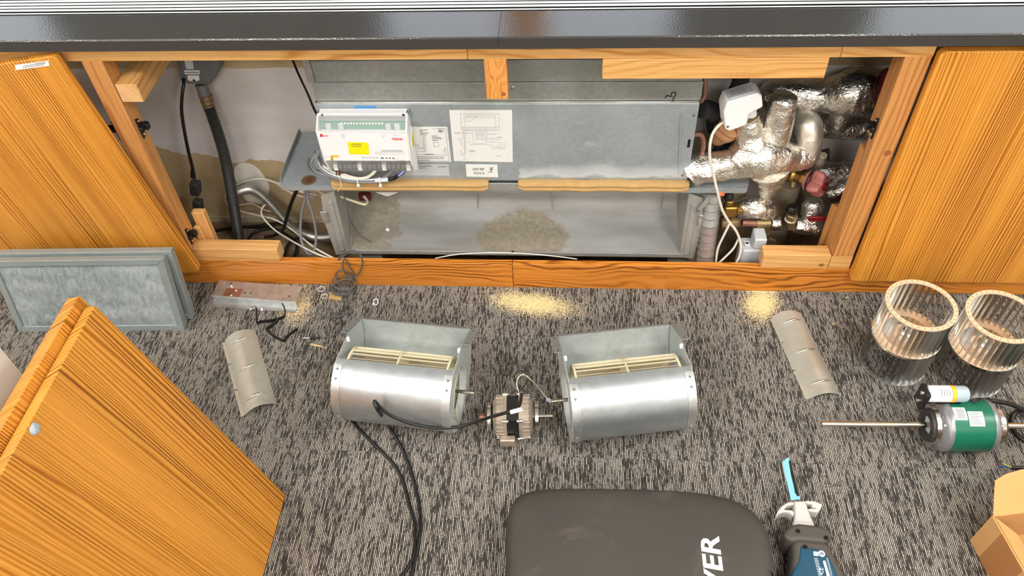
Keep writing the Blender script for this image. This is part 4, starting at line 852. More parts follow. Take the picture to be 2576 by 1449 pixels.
part('packing_tape', MB().prism([base + e1 * .035 - e2 * .0004, base + e1 * .105 - e2 * .0004, base + e1 * .105 + up_ * hb - e2 * .0004, base + e1 * .035 + up_ * hb - e2 * .0004], -e2 * .0003), 'packing_tape', t)

# ------------------------------------------------------------------ sawdust, offcuts, cable ties
def dust(label, cu, cv, su, sv, n, seed, tilt=0.0):
    r = random.Random(seed); mb = MB(); c = Z(cu, cv, 0)
    ex = Z(cu + su, cv + tilt * su, 0) - c; ey = Z(cu, cv + sv, 0) - c
    for i in range(n):
        a, b = r.gauss(0, .52), r.gauss(0, .52); q = c + ex * a + ey * b
        if q.y > -.001: q.y = -.001 - r.random() * .004
        s = r.uniform(.0005, .0014); an = r.random() * 6.28; d = Vector((math.cos(an), math.sin(an), 0)) * s; e = Vector((-math.sin(an), math.cos(an), 0)) * s * .6
        z = r.random() * .0012 * math.exp(-(a * a + b * b)); q.z = z
        mb.add([q - d - e, q + d - e, q + e, q + Vector((0, 0, s * .7))], [(0, 1, 3), (1, 2, 3), (2, 0, 3), (0, 2, 1)])
    return tag(part('sawdust', mb, 'sawdust', smooth=0), label, 'sawdust', kind='stuff')
dust('pale sawdust sprinkled on the carpet below the middle of the plinth', 1338, 764, 95, 26, 13000, 1, .12)
dust('pale sawdust heap on the carpet by the plinth, right of the middle', 1915, 765, 40, 38, 9000, 2)
dust('pale sawdust on the carpet around the end of the bracket', 740, 765, 45, 45, 4500, 3)
t = thing('splinter', 'pale wood splinter lying left of the first blower', 'splinter', Z(800, 870, 0)); part('sliver', MB().tube(zpath([(780, 867, .001), (800, 870, .0016), (822, 875, .001)]), [.0012, .0016, .0005], 5), 'chip_wood', t)
part('sliver', MB().tube(zpath([(781, 864, .001), (806, 870, .0012)]), [.0008, .0006], 5), 'chip_wood', t)
for i, (u, v, u2, v2) in enumerate(((2126, 750, 2133, 747), (2061, 772, 2067, 766), (2092, 813, 2099, 817))):
    p, q = Z(u, v, .001), Z(u2, v2, .0014); tag(part('wood_chip', MB().tube([p, p.lerp(q, .5) + Vector((0, 0, .0008)), q], [.0006, .0014, .0006], 5), 'chip_wood' if i != 1 else 'copper'), ('pale wood chip on the carpet below the right door panel', 'reddish wood chip on the carpet right of the sawdust heap', 'pale wood chip on the carpet right of the right cover plate')[i], 'wood chip')
for i, (u, v, r, lab) in enumerate(((808, 727, .0095, 'white plastic ring on the carpet nearest the plinth'), (816, 745, .0085, 'white plastic ring on the carpet beside the foam scrap'))):
    c = Z(u, v, .002); tag(part('plastic_ring', MB().tube([c + Vector((math.cos(a) * r, math.sin(a) * r * .9, .001 * math.sin(2 * a))) for a in [2 * math.pi * k / 24 for k in range(24)]], .0011, 6, closed=True), 'white_cable', smooth=60), lab, 'ring', 'white plastic rings')
c = Z(946, 762, .003); tag(part('cable_tie', MB().tube([c + Vector((math.cos(a) * .006, math.sin(a) * .007, .004 + .004 * math.sin(a))) for a in [2 * math.pi * k / 16 for k in range(16)]], .0012, 6, closed=True).obox(c + Vector((-.004, -.007, .003)), (.003, 0, 0), (0, .002, 0), (0, 0, .002)), 'white_plastic', smooth=50), 'small looped white cable tie on the carpet behind the left blower', 'cable tie')
mb = MB(); q = [Z(u, v, 0) for u, v in ((830, 738), (846, 742), (862, 745), (860, 758), (842, 756), (828, 753))]; mb.prism(q, (0, 0, .007)); mb.disp(.0015, 160)
tag(part('foam_scrap', mb, 'foam_tan', bevel=.001), 'torn scrap of tan foam on the carpet below the cable coil', 'foam')
# grey sensor cable: out of the unit, over the plinth, coiled on the carpet
pp = ypath([(856, 478, .05), (868, 500, .052), (876, 540, .05), (880, 580, .048), (884, 612, .03), (876, 634, .01)]) + [Y(u, v, -.006) for u, v in ((862, 645), (851, 655), (860, 640), (884, 630), (904, 638), (913, 662), (904, 686), (888, 697), (870, 690), (862, 668), (868, 650), (880, 672), (890, 688), (886, 704), (868, 710), (850, 704), (845, 690), (854, 680), (872, 682), (888, 696), (893, 712))]
cc = Z(866, 738, 0)
for k in range(34):
    a = .5 + 2 * math.pi * k / 9.5; f = k / 33; rr = .027 + .005 * math.sin(k * .9) + f * .002
    pp.append(Vector((cc.x + math.cos(a) * rr, min(-.005, cc.y + math.sin(a) * rr * .8 + .006 * (1 - f)), .034 * (1 - f) + .002 + .0022)))
pp += zpath([(882, 772, .002), (868, 790, .002), (845, 797, .0045), (815, 795, .002), (797, 785, .002), (800, 775, .002), (818, 774, .002), (838, 786, .002), (852, 800, .002), (858, 818, .002), (850, 838, .002), (828, 847, .002), (800, 850, .002)])
t = thing('sensor_cable', 'grey sensor cable hanging over the plinth and coiled on the carpet', 'cable', cc)
wire('grey_lead', pp, .0021, 'dark_grey_cable', t, 8, 5)
wire('black_sleeve', zpath([(806, 849, .003), (792, 850, .003), (780, 850, .003)]), .0028, 'black_cable', t); wire('metal_tip', zpath([(780, 850, .003), (762, 851, .003)]), .0022, 'steel', t)
# ------------------------------------------------------------------ fan coil unit
FX0, FX1, FY = -.566, .284, .085
u_ = thing('fan_coil_unit', 'grey galvanised fan coil unit filling the middle of the open cabinet', 'fan coil unit', ((FX0 + FX1) / 2, .2, -.07))
part('casing', MB().box(FX0 + .003, FX1 - .004, FY + .012, .315, .285, .66), 'galvanised_duct', u_)
fp = part('front_panel', MB().box(FX0, FX1, FY, FY + .0115, .285, .5045), 'galvanised_panel', u_, bevel=.0025)
part('panel_fold', MB().box(FX0 + .002, FX1 - .002, FY + .001, FY + .010, .5046, .5068), 'bright_steel', fp, bevel=.0006)
part('pressed_rib', MB().tube(ypath([(1713, 282, FY), (1712, 330, FY), (1709, 390, FY), (1706, 438, FY)]), [.002, .0035, .0035, .002], 8), 'galvanised_panel', fp, smooth=60)
for q in ((1745, 290), (1716, 441)): part('screw', MB().lathe([(.0038, 0), (.003, .0016)], Y(*q, FY), (0, -1, 0), 12), 'steel', fp)
part('slot', MB().obox(Y(1733, 361, FY - .0002), (.003, 0, 0), (0, .0003, 0), (0, 0, .011)), 'black_hole', fp)
# discharge duct sheets above the panel
lw = part('lower_duct_sheet', MB().box(FX0 + .006, FX1 + .0015, FY + .006, FY + .0115, .5075, .5535), 'galvanised_duct', u_, bevel=.0008)
part('upper_duct_sheet', MB().box(FX0 + .0125, FX1 - .001, FY + .008, FY + .0118, .5545, .6062), 'galvanised_duct', u_, bevel=.0006)
part('top_duct_sheet', MB().box(FX0 + .018, FX1 - .004, FY + .0095, FY + .012, .607, .66), 'galvanised_duct', u_)
part('side_flange', MB().box(FX0 - .004, FX0 + .012, FY + .004, FY + .0118, .5545, .66), 'galvanised', u_, bevel=.0006)
part('screw', MB().lathe([(.005, 0), (.0046, .003), (.002, .004)], Y(1291, 219, FY + .005), (0, -1, 0), 12), 'steel', lw)
dd = lambda l, y: [Y(u, v, y) for u, v in l]
strokes('pen_doodle', [dd(spl, FY + .0055) for spl in ([(1673, 246), (1678, 240), (1688, 243), (1690, 233), (1698, 231), (1700, 238), (1694, 246), (1692, 256)],)], .0022, 'ink_black', lw, lift=.0002)
strokes('dark_joint', [dd([(792, 258), (1200, 260), (1500, 260), (1760, 256)], FY + .0045)], .0012, 'ink_black', u_, lift=.0)
# drip tray
ZT = .2695; TX0, TX1 = -.7085, .4305
tr = part('drip_tray', MB().prism([(x, y, ZT - .0012) for x, y in ([(TX0 + .012, .080), (TX0 + .004, .084), (TX0, .094), (TX0, .300), (TX1, .300), (TX1, .094), (TX1 - .004, .084), (TX1 - .012, .080)])], (0, 0, .0012)), 'galvanised_panel', u_)
part('tray_front_lip', MB().sheet([(TX0, .13, 0), (TX0, .094, 0), (TX0 + .004, .084, 0), (TX0 + .012, .0798, 0), (TX1 - .012, .0798, 0), (TX1 - .004, .084, 0), (TX1, .094, 0), (TX1, .13, 0)] if 0 else [(TX0, .13, ZT - .014), (TX0, .094, ZT - .014), (TX0 + .004, .084, ZT - .014), (TX0 + .012, .0798, ZT - .014), (TX1 - .012, .0798, ZT - .014), (TX1 - .004, .084, ZT - .014), (TX1, .094, ZT - .014), (TX1, .13, ZT - .014)], (0, 0, .0155), .0014), 'galvanised_panel', tr, smooth=40)
part('tray_end_lip', MB().prism([(TX0, .090, ZT), (TX0, .300, ZT), (TX0, .300, ZT + .010), (TX0, .296, ZT + .013), (TX0, .120, ZT + .013), (TX0, .096, ZT + .005)], (.0022, 0, 0)), 'galvanised_duct', tr)
th_ = Z(777, 453, ZT + .0003); part('tray_hole', MB().lathe([(.0105, 0), (.0105, .0003)], th_, (0, 0, 1), 20), 'brown_cable', tr)
part('rust_ring', MB().ringz([(.0105, 0), (.019, 0), (.019, .0001), (.0105, .0001)], th_ - Vector((0, 0, .0001)), (0, 0, 1), 20), 'old_brass', tr)
part('tray_rear', MB().box(.284, .4305, .12, .30, ZT, ZT + .004), 'beige_pipe', tr)
part('lower_body', MB().box(.30, .36, .10, .25, .09, .255), 'galvanised_dusty', u_)
# foam draught strips along the bottom of the panel
def foam(x0, x1, z):
    prof = []
    for cy, cz, ry, rz in ((FY - .011, z + .0205, .010, .0125), (FY - .010, z + .0025, .0095, .0075)):
        pass
    prof = [(FY - .001, z - .005), (FY - .018, z - .005), (FY - .021, z - .001), (FY - .0205, z + .004), (FY - .0175, z + .0065), (FY - .0205, z + .009), (FY - .0215, z + .013), (FY - .019, z + .017), (FY - .011, z + .019), (FY - .001, z + .0185)]
    n = 40; mb = MB(); vs = []
    for i in range(n + 1):
        x = x0 + (x1 - x0) * i / n; w = .0009 * noise.noise(Vector((x * 22, 1.3, z * 9)))
        sc_ = .72 if i in (0, n) else 1
        vs += [(x, FY - (FY - a) * sc_ + w, z + .01 + (b - z - .01) * sc_ + w * 1.5) for a, b in prof]
    m = len(prof); fs = [(i * m + k, i * m + (k + 1) % m, (i + 1) * m + (k + 1) % m, (i + 1) * m + k) for i in range(n) for k in range(m)] + [tuple(range(m))[::-1], tuple(range(n * m, (n + 1) * m))]
    part('foam_strip', mb.add(vs, fs), 'foam_tan', u_, smooth=50, label='tan foam strip along the panel bottom')
foam(Y(832, 470, .065).x, Y(1228, 470, .065).x, .272); foam(Y(1303, 472, .065).x, Y(1735, 470, .065).x, .2735)
part('strip_bracket', MB().box(Y(1229, 470, .075).x - .01, Y(1302, 470, .075).x + .01, .0765, .0795, .262, .284), 'galvanised_dusty', u_, bevel=.0006)
# empty fan deck: curved back sheet, sides, front lip, feet
prof = []
for i in range(13):
    a = math.radians(90 * i / 12); prof.append((.13 + .095 * math.cos(a), .125 - .062 * math.sin(a)))
prof = [(.20, .252), (.222, .20), (.225, .16)] + prof + [(.10, .060), (.074, .058)]
x0, x1 = -.575, .292
dk = part('fan_deck', MB().sheet([(x0, a, b) for a, b in prof], (x1 - x0, 0, 0), .0014), 'fan_deck_metal', u_, smooth=50)
part('deck_front_lip', MB().box(x0 - .004, x1 + .012, .070, .0738, .046, .0585), 'galvanised_dusty', u_, bevel=.0008)
part('lip_screw', MB().lathe([(.004, 0), (.003, .003)], Y(1290, 632, .070), (0, -1, 0), 10), 'steel', u_)
for u in (925, 1205, 1390, 1660):
    q = Y(u, 560, .2); part('spot_weld_strip', MB().box(q.x - .003, q.x + .003, .12, .20, .0725, .0735) if 0 else MB().tube([(q.x, .2205, .17), (q.x, .222, .13), (q.x, .205, .085)], .0016, 6), 'galvanised_dusty', dk, smooth=60)
def side(x, s, lab):
    sp = part('fan_deck_side', MB().prism([(x, a, b) for a, b in ((.072, .046), (.085, .255), (.30, .255), (.30, .02), (.10, .02))], (s * .0014, 0, 0)), 'galvanised_dusty', u_)
    fl = part('side_flange', MB().prism([(x + s * .0014, .0715, .047), (x + s * .036, .0715, .040), (x + s * .045, .0795, .150), (x + s * .036, .0835, .235), (x + s * .0014, .0845, .250)], (0, .0014, 0)), 'galvanised_dusty', sp)
    for dz in (.075, .145, .205): part('screw', MB().lathe([(.004, 0), (.003, .002)], (x + s * .018, .0732 + (dz - .05) * .06, dz), (0, -1, 0), 10), 'steel', fl)
    part('stiffener', MB().prism([(x + s * .008, .068, .058), (x + s * .022, .068, .056), (x + s * .024, .078, .215), (x + s * .010, .078, .222)], (0, .006, 0)), 'galvanised_dusty', fl, bevel=.001)
    part('fixing_tab', MB().box(*sorted((x + s * .03, x + s * .048)), .076, .0785, .150, .188), 'galvanised', fl, bevel=.0008)
side(x0, -1, 'left'); side(x1, 1, 'right')
for u, s in ((930, 1), (1700, 1)):
    q = Y(u, 645, .09); part('foot', MB().sheet([(q.x - .02, .09, .045), (q.x - .02, .088, .02), (q.x - .022, .086, -.0685)], (.055, 0, 0), .002).box(q.x - .02, q.x + .035, .05, .09, -.07, -.0675), 'galvanised_dusty', u_)
for sx in (-.3, .1): part('foot', MB().box(sx - .01, sx + .01, .24, .27, -.07, .06), 'galvanised_dusty', u_)
for u, v in ((1015, 522), (1018, 564), (1196, 543), (1215, 535), (1191, 516), (1380, 588), (1270, 590), (1090, 616), (977, 567)):
    pass
# papers on the panel
def paper(name, label, px, y, mat='paper', cat=None):
    p = [Y(u, v, y) for u, v in px]; return part(name, quad(MB(), *p, th=.0004), mat, u_, smooth=0, label=label), p
YP = FY - .0006
dg, q = paper('wiring_diagram', 'white printed wiring diagram sheet', [(1130, 277), (1288, 277), (1290, 408), (1142, 405)], YP)
pt = lambda u, v: Y(u, v, YP)
L = lambda *a: [pt(*q_) for q_ in a]
S = 500 / 2131.0; zz = lambda u, v: (1100 + u * S, 140 + v * S)
LZ = lambda *a: [pt(*zz(*q_)) for q_ in a]
lines = [LZ((248, 622), (662, 622), (665, 800), (262, 800), (248, 622)), LZ((285, 640), (622, 640), (628, 765), (298, 765), (285, 640)), LZ((262, 765), (665, 765)), LZ((300, 705), (345, 705), (410, 662), (622, 662)),
         LZ((272, 800), (275, 850)), LZ((288, 800), (292, 900), (292, 1100)), LZ((303, 800), (308, 850)), LZ((272, 1105), (315, 1105)), LZ((275, 850), (270, 900), (265, 960), (300, 1000), (310, 1040), (290, 1050)), LZ((300, 850), (300, 1000)), LZ((245, 890), (220, 890), (220, 905)), LZ((245, 890), (250, 940), (270, 965)), LZ((255, 1000), (258, 1035), (280, 1045)),
         LZ((310, 925), (350, 925), (356, 953), (565, 953), (568, 915), (585, 918)), LZ((375, 800), (386, 940), (535, 940)), LZ((240, 830), (380, 830)), LZ((300, 795), (365, 800)),
         LZ((515, 800), (518, 865), (540, 865), (536, 800)), LZ((540, 840), (600, 840)), LZ((515, 870), (520, 930)), LZ((530, 885), (532, 930)), LZ((545, 890), (548, 930)), LZ((515, 885), (700, 880)), LZ((560, 895), (690, 895)),
         LZ((575, 920), (680, 935), (725, 930), (728, 985)), LZ((580, 950), (580, 998), (725, 998), (728, 985)), LZ((605, 955), (608, 980), (690, 985))]
for k in range(6): lines.append(LZ((410 + k * 17, 800), (412 + k * 17, 850))); lines.append(LZ((408 + k * 17, 826), (416 + k * 17, 840)))
for k in range(2): lines += [LZ((415 + k * 52, 855), (418 + k * 52, 880), (445 + k * 52, 880), (447 + k * 52, 855), (415 + k * 52, 855))]
for k in range(22): lines.append(LZ((270 + k * 17, 770), (274 + k * 17, 796)))
for a in range(2):
    cx, cy, r = (652, 965, 9) if a == 0 else (690, 968, 20); lines.append([pt(*zz(cx + r * math.cos(t_ * .7), cy + r * math.sin(t_ * .7))) for t_ in range(10)])
strokes('diagram_lines', lines, .00045, 'ink_soft', dg, lift=.0004)
words = []
rr = random.Random(9)
for u, v, w in ((340, 1018, 70), (350, 1028, 55), (625, 1076, 65), (185, 822, 55), (188, 832, 45), (575, 840, 60), (250, 1060, 30), (640, 872, 55), (410, 898, 40), (465, 898, 42), (300, 655, 130), (302, 670, 14)):
    x = u
    while x < u + w: e = min(u + w, x + rr.uniform(4, 11)); words.append(LZ((x, v), (e, v))); x = e + 3
strokes('diagram_words', words, .0009, 'ink_soft', dg, lift=.0004)
io, q = paper('wiring_label', 'pale wiring label half hidden by the controller', [(1030, 319), (1125, 319), (1135, 407), (1030, 406)], YP)
S2 = 900 / 2576.0; z2 = lambda u, v: (700 + u * S2, v * S2); L2 = lambda *a: [pt(*z2(*q_)) for q_ in a]
lines = [L2((1152, 928), (1192, 928), (1193, 952), (1152, 952), (1152, 928)), L2((1110, 925), (1205, 925), (1225, 1115), (1000, 1112)), L2((985, 1040), (1010, 1040), (1012, 1062), (1050, 1062)), L2((985, 1050), (1004, 1050), (1006, 1072), (1048, 1072)), L2((1045, 980), (1058, 980), (1060, 1090), (1050, 1090), (1045, 980)), L2((1118, 1025), (1155, 1025), (1158, 1055), (1120, 1055), (1118, 1025)), L2((990, 1112), (1228, 1115), (1230, 1160), (1000, 1155)), L2((1000, 1090), (1050, 1090)), L2((1185, 1100), (1205, 1060), (1208, 1105))]
words = []
for u, v, w in ((1020, 935, 55), (1020, 946, 20), (1022, 957, 60), (1022, 969, 45), (1105, 978, 40), (1108, 988, 60), (1108, 999, 70), (1110, 1010, 40), (1000, 1128, 190), (1002, 1140, 190), (1005, 1152, 85), (1060, 1110, 60)):
    x = u
    while x < u + w: e = min(u + w, x + rr.uniform(5, 14)); words.append(L2((x, v), (e, v))); x = e + 3
strokes('label_lines', lines, .0004, 'ink', io, lift=.0004); strokes('label_words', words, .0011, 'ink', io, lift=.0004)
text('label_code', 'IO', .0075, pt(*z2(1158, 949)), (1, 0, 0), (0, 0, 1), 'ink_black', io, .0004, bold=.0002)
gl, q = paper('maker_label', 'grey printed label half hidden by the controller', [(1018, 413), (1128, 414), (1131, 442), (1020, 441)], YP, 'label_grey')
words = []
for u, v, w in ((1000, 1195, 100), (1150, 1200, 60), (990, 1208, 70)):
    x = u
    while x < u + w: e = min(u + w, x + rr.uniform(5, 14)); words.append(L2((x, v), (e, v))); x = e + 3
strokes('label_words', words, .0012, 'ink', gl, lift=.0004)
ur, q = paper('unit_reference_label', 'white unit reference label below the diagram', [(1171, 413), (1251, 414), (1253, 446), (1174, 444)], YP)
text('label_text', 'UNIT REF', .0092, pt(1189, 428), (1, 0, 0), (0, 0, 1), 'ink', ur, .0004, sx=.72); text('label_text', 'FCU/5.10', .0092, pt(1192, 438), (1, 0, 0), (0, 0, 1), 'ink', ur, .0004, sx=.72)
strokes('pen_mark', [LZ((562, 1200), (578, 1205), (590, 1196), (592, 1212), (575, 1228)), LZ((565, 1228), (572, 1212), (585, 1230)), LZ((548, 1248), (590, 1244)), LZ((580, 1236), (590, 1246))], .0011, 'ink_black', ur, lift=.0004)

# ------------------------------------------------------------------ controller box on the panel
cl, cr = -.5585, -.3535; YB = FY - .0012
t = thing('controller', 'white controller box with a yellow warning sticker on the fan coil unit', 'controller', ((cl + cr) / 2, YB, .34))
pf = [(YB, .335), (YB, .493), (YB - .018, .493), (.030, .470), (.030, .388), (.052, .340), (YB, .335)]
part('back_plate', MB().box(cl, cr, YB - .004, YB, .335, .493), 'white_plastic', t, bevel=.001)
part('top_rim', MB().box(cl, cr, YB - .020, YB - .004, .486, .493), 'white_plastic', t, bevel=.001)
for x, s in ((cl, 1), (cr, -1)): part('end_plate', MB().prism([(x, a, b) for a, b in pf[:-1]], (s * .004, 0, 0)), 'white_plastic', t, bevel=.0006)
tabp = part('side_tab', MB().prism([(cr + .0005, a, b) for a, b in ((.070, .455), (.040, .425), (.048, .348), (.070, .332))], (.0025, 0, 0)), 'white_plastic', t)
part('hazard_sticker', MB().prism([(cr + .0032, a, b) for a, b in ((.066, .445), (.050, .435), (.052, .405), (.064, .408))], (.0004, 0, 0)), 'yellow_label', tabp)
strokes('hazard_mark', [[(cr + .0037, .061, .434), (cr + .0037, .055, .424), (cr + .0037, .0605, .420), (cr + .0037, .056, .411)]], .0015, 'ink_black', tabp, (1, 0, 0), .0001)
fc = part('front_plate', MB().box(cl + .004, cr - .004, .0300, .0335, .388, .470), 'white_plastic', t, bevel=.0006)
part('clear_cover', MB().sheet([(cl + .004, YB - .019, .4905), (cl + .004, .0305, .4705)], (cr - cl - .008, 0, 0), .0012), 'clear_plastic', t)
part('clear_skirt', MB().sheet([(cl + .004, .0305, .3878), (cl + .004, .052, .3405)], (cr - cl - .008, 0, 0), .0012), 'clear_plastic', t)
pcb = part('circuit_board', MB().box(cl + .006, cr - .006, .050, .0516, .40, .482), 'pcb_green', t)
for k in range(14): part('terminal', MB().box(cl + .055 + k * .007, cl + .059 + k * .007, .047, .0499, .476, .480), 'white_plastic', pcb)
for x in (cl + .02, cl + .048, cr - .05, cr - .03): part('chip', MB().box(x, x + .012, .044, .0499, .462, .478), 'pale_grey_plastic', pcb, bevel=.0006)
part('inner_shelf', MB().box(cl + .006, cr - .006, .034, .049, .460, .4615), 'white_plastic', t)
for k in range(16): part('terminal_block', MB().box(cl + .012 + k * .0115, cl + .022 + k * .0115, .048, .060, .345, .362), 'grey_plastic' if k % 5 else 'white_plastic', t, bevel=.0006)
for x in (cl + .012, cr - .010): part('screw', MB().lathe([(.0032, 0), (.0026, .001)], (x, YB - .0205, .4895), (0, -1, .2), 10), 'steel' if x < -.45 else 'black_plastic', t)
part('blue_sticker', MB().box(Y(893, 279, FY).x, Y(949, 279, FY).x, FY - .0008, FY - .0002, .4935, .4985), 'blue_tape', t)
fpt = lambda u, v: Y(u, v, .0300)
S3 = 500 / 2576.0; z3 = lambda u, v: (680 + u * S3, 240 + v * S3); F3 = lambda *a: [fpt(*z3(*q_)) for q_ in a]
part('yellow_sticker', quad(MB(), *[p + Vector((0, -.0006, 0)) for p in F3((1003, 602), (1268, 610), (1283, 764), (1025, 758))], th=-.0003), 'yellow_label', fc, smooth=0)
text('sticker_text', 'ATTENTION', .0052, fpt(*z3(1052, 638)) + Vector((0, -.001, 0)), (1, 0, 0), (0, 0, 1), 'old_brass', fc, .0003, sx=.8); text('sticker_text', 'ACHTUNG', .0052, fpt(*z3(1058, 664)) + Vector((0, -.001, 0)), (1, 0, 0), (0, 0, 1), 'old_brass', fc, .0003, sx=.85)
text('printed_name', 'TREND', .0085, fpt(*z3(1575, 580)) + Vector((0, -.0001, 0)), (1, 0, 0), (0, 0, 1), 'red_ink', fc, .0003, sx=.92, bold=.0002)
part('red_block', quad(MB(), *[p + Vector((0, -.0003, 0)) for p in F3((643, 500), (676, 500), (680, 536), (646, 536))], th=-.0003), 'red_ink', fc, smooth=0)
text('printed_name', 'eco', .009, fpt(*z3(684, 534)) + Vector((0, -.0001, 0)), (1, 0, 0), (0, 0, 1), 'red_ink', fc, .0003, sx=.95)
lines = [F3((922, 503), (960, 503), (963, 542), (925, 542), (922, 503)), F3((930, 520), (945, 510), (950, 530), (940, 540)), F3((1430, 500), (1495, 500)), F3((1440, 520), (1462, 540), (1480, 520)), F3((1600, 508), (1622, 508), (1622, 525), (1602, 525), (1600, 508)), F3((1630, 516), (1680, 516)), F3((1345, 735), (1740, 742)), F3((1345, 758), (1745, 764)), F3((1425, 700), (1430, 790)), F3((1185, 800), (1400, 805)), F3((700, 797), (760, 799)), F3((1620, 800), (1622, 838)), F3((1655, 800), (1658, 838), (1740, 840)), F3((640, 468), (1160, 466), (1165, 472), (1330, 474), (1340, 468), (1740, 484))]
strokes('printed_lines', lines, .0004, 'ink_soft', fc, lift=.0003)
strokes('barcode', [F3((1448 + k * 13, 708), (1450 + k * 13, 728)) for k in range(21)], .0009, 'ink_soft', fc, lift=.0003)
part('printed_triangles', MB().prism(F3((1425, 818), (1452, 802), (1478, 819)), (0, -.0003, 0)).prism(F3((1492, 819), (1510, 803), (1522, 820)), (0, -.0003, 0)).prism(F3((1535, 820), (1552, 803), (1562, 820)), (0, -.0003, 0)).prism(F3((1575, 821), (1594, 803), (1608, 821)), (0, -.0003, 0)), 'ink_black', fc, smooth=0)
strokes('printed_triangle_outlines', [F3((1190 + k * 45, 802), (1222 + k * 45, 803), (1206 + k * 45, 818), (1190 + k * 45, 802)) for k in range(5)], .0004, 'ink_soft', fc, lift=.0003)
part('orange_sticker', quad(MB(), *[p + Vector((0, -.0004, 0)) for p in F3((772, 772), (885, 776), (890, 800), (818, 798))], th=-.0003), 'orange_label', fc, smooth=0)
part('orange_sticker', quad(MB(), *[p + Vector((0, -.0004, 0)) for p in F3((778, 800), (816, 802), (820, 840), (786, 838))], th=-.0003), 'yellow_label', fc, smooth=0)
strokes('sticker_marks', [F3((785, 806), (797, 785), (808, 806), (785, 806)), F3((792, 832), (800, 816), (810, 832), (792, 832))], .0008, 'ink_black', fc, lift=.0008)
# ------------------------------------------------------------------ cables on the tray under the controller
cb = thing('cable_bundle', 'grey and white cables tied in a bundle below the controller', 'cable', (-.47, .07, ZT))
for i, (m, pts) in enumerate((
    ('grey_cable', [(812, 372, .075), (796, 388, .06), (782, 410, .05), (790, 428, .05), (815, 440, .05), (850, 450, .055), (900, 456, .055), (945, 456, .055), (978, 452, .055)]),
    ('grey_cable', [(808, 378, .07), (796, 398, .055), (800, 420, .05), (830, 442, .05), (870, 455, .05), (920, 459, .05), (978, 456, .05)]),
    ('pale_grey_plastic', [(800, 380, .08), (798, 404, .06), (815, 428, .055), (850, 444, .055), (890, 452, .055), (930, 452, .055), (980, 449, .058)]),
    ('white_cable', [(795, 396, .07), (808, 414, .06), (835, 428, .06), (870, 440, .058), (900, 448, .055), (925, 444, .055), (942, 430, .055), (945, 420, .06)]),
    ('white_cable', [(800, 402, .07), (815, 420, .06), (845, 436, .058), (880, 448, .055), (915, 450, .052), (938, 438, .052), (948, 424, .055)]),
    ('dark_grey_cable', [(822, 425, .06), (845, 430, .058), (880, 442, .06), (930, 447, .06), (955, 440, .06), (975, 430, .06)]),
    ('grey_cable', [(958, 450, .056), (972, 442, .056), (988, 430, .058), (995, 424, .062)]),
    ('dark_grey_cable', [(778, 398, .06), (776, 416, .055), (788, 430, .052), (806, 426, .055), (808, 410, .06), (800, 392, .065), (790, 380, .07)]))):
    wire('cable_run', ypath(pts), .0026, m, cb)
wire('black_boot', ypath([(976, 451, .055), (992, 448, .055), (1000, 442, .055)]), .0048, 'black_cable', cb)
for k in range(3): wire('blue_core', ypath([(998, 444, .055), (1008 + k * 2, 434 + k * 2, .056), (1016 + k * 3, 424 + k, .06)]), .0015, 'blue_cable' if k != 1 else 'white_cable', cb)
part('grey_sleeve', MB().cyl(Y(945, 454, .054), Y(977, 452, .054), .0062, 12), 'pale_grey_plastic', cb)
for u, v in ((900, 455), (956, 455)):
    c = Y(u, v, .050); part('cable_tie', MB().tube([c + Vector((0, .004 * math.cos(a), .010 * math.sin(a))) for a in [2 * math.pi * k / 14 for k in range(14)]], .0013, 6, closed=True).obox(c + Vector((0, -.004, -.011)), (.003, 0, 0), (0, .002, 0), (0, 0, .003)), 'white_plastic', cb)
wire('thin_cord', ypath([(852, 425, .055), (850, 440, .05), (856, 455, .045), (858, 468, .042), (850, 482, .04)]), .0007, 'cream_cable', cb)
part('brown_connector', MB().obox(Y(850, 432, .056), (.005, 0, 0), (0, .004, 0), (0, 0, .008)), 'brown_cable', cb, bevel=.001)

# ------------------------------------------------------------------ left bay: junction box, conduits, flexes
YJ = .262
t = thing('junction_box', 'grey fused spur box high on the wall at the left', 'junction box', (Y(497, 180, YJ).x, .30, Y(497, 215, YJ).z))
jb = [Y(u, v, YJ) for u, v in ((446, 140), (450, 190), (468, 211), (528, 214), (546, 192), (548, 140))]
part('box_body', MB().prism(jb, (0, YW - YJ, 0)), 'grey_plastic', t, bevel=.003)
part('switch_plate', MB().prism([Y(u, v, YJ - .0015) for u, v in ((471, 190), (500, 190), (502, 201), (497, 204), (476, 204), (472, 200))], (0, .0015, 0)), 'white_plastic', t, bevel=.0005)
part('label_strip', MB().prism([Y(u, v, YJ - .001) for u, v in ((463, 177), (502, 177), (502, 187), (465, 187))], (0, .0012, 0)), 'paper', t)
strokes('label_print', [[Y(466 + k * 5, 182, YJ - .0015), Y(469 + k * 5, 182, YJ - .0015)] for k in range(7)], .002, 'ink', t, lift=.0002)
part('label_strip', MB().prism([Y(u, v, YJ - .001) for u, v in ((463, 150), (484, 150), (487, 174), (469, 174))], (0, .0012, 0)), 'pale_grey_plastic', t)
part('flex_outlet', MB().ringz([(.0055, 0), (.009, 0), (.009, .003), (.0055, .003)], Y(463, 198, YJ - .001), (0, -1, 0), 16), 'grey_plastic', t)
part('indicator_hole', MB().lathe([(.003, 0), (.003, .0006)], Y(488, 202, YJ - .002), (0, -1, 0), 10), 'black_hole', t)
t = thing('flex_lead', 'black flex with an inline connector hanging from the grey spur box', 'cable', Y(490, 500, .2))
wire('outer_flex', ypath([(463, 198, YJ), (462, 212, YJ - .012), (458, 240, .235), (457, 280, .225), (464, 330, .215), (474, 380, .21), (484, 420, .205), (489, 448, .20)]), .0042, 'black_cable', t, 10)
q0, q1, q2 = Y(489, 440, .20), Y(494, 495, .195), Y(501, 530, .19)
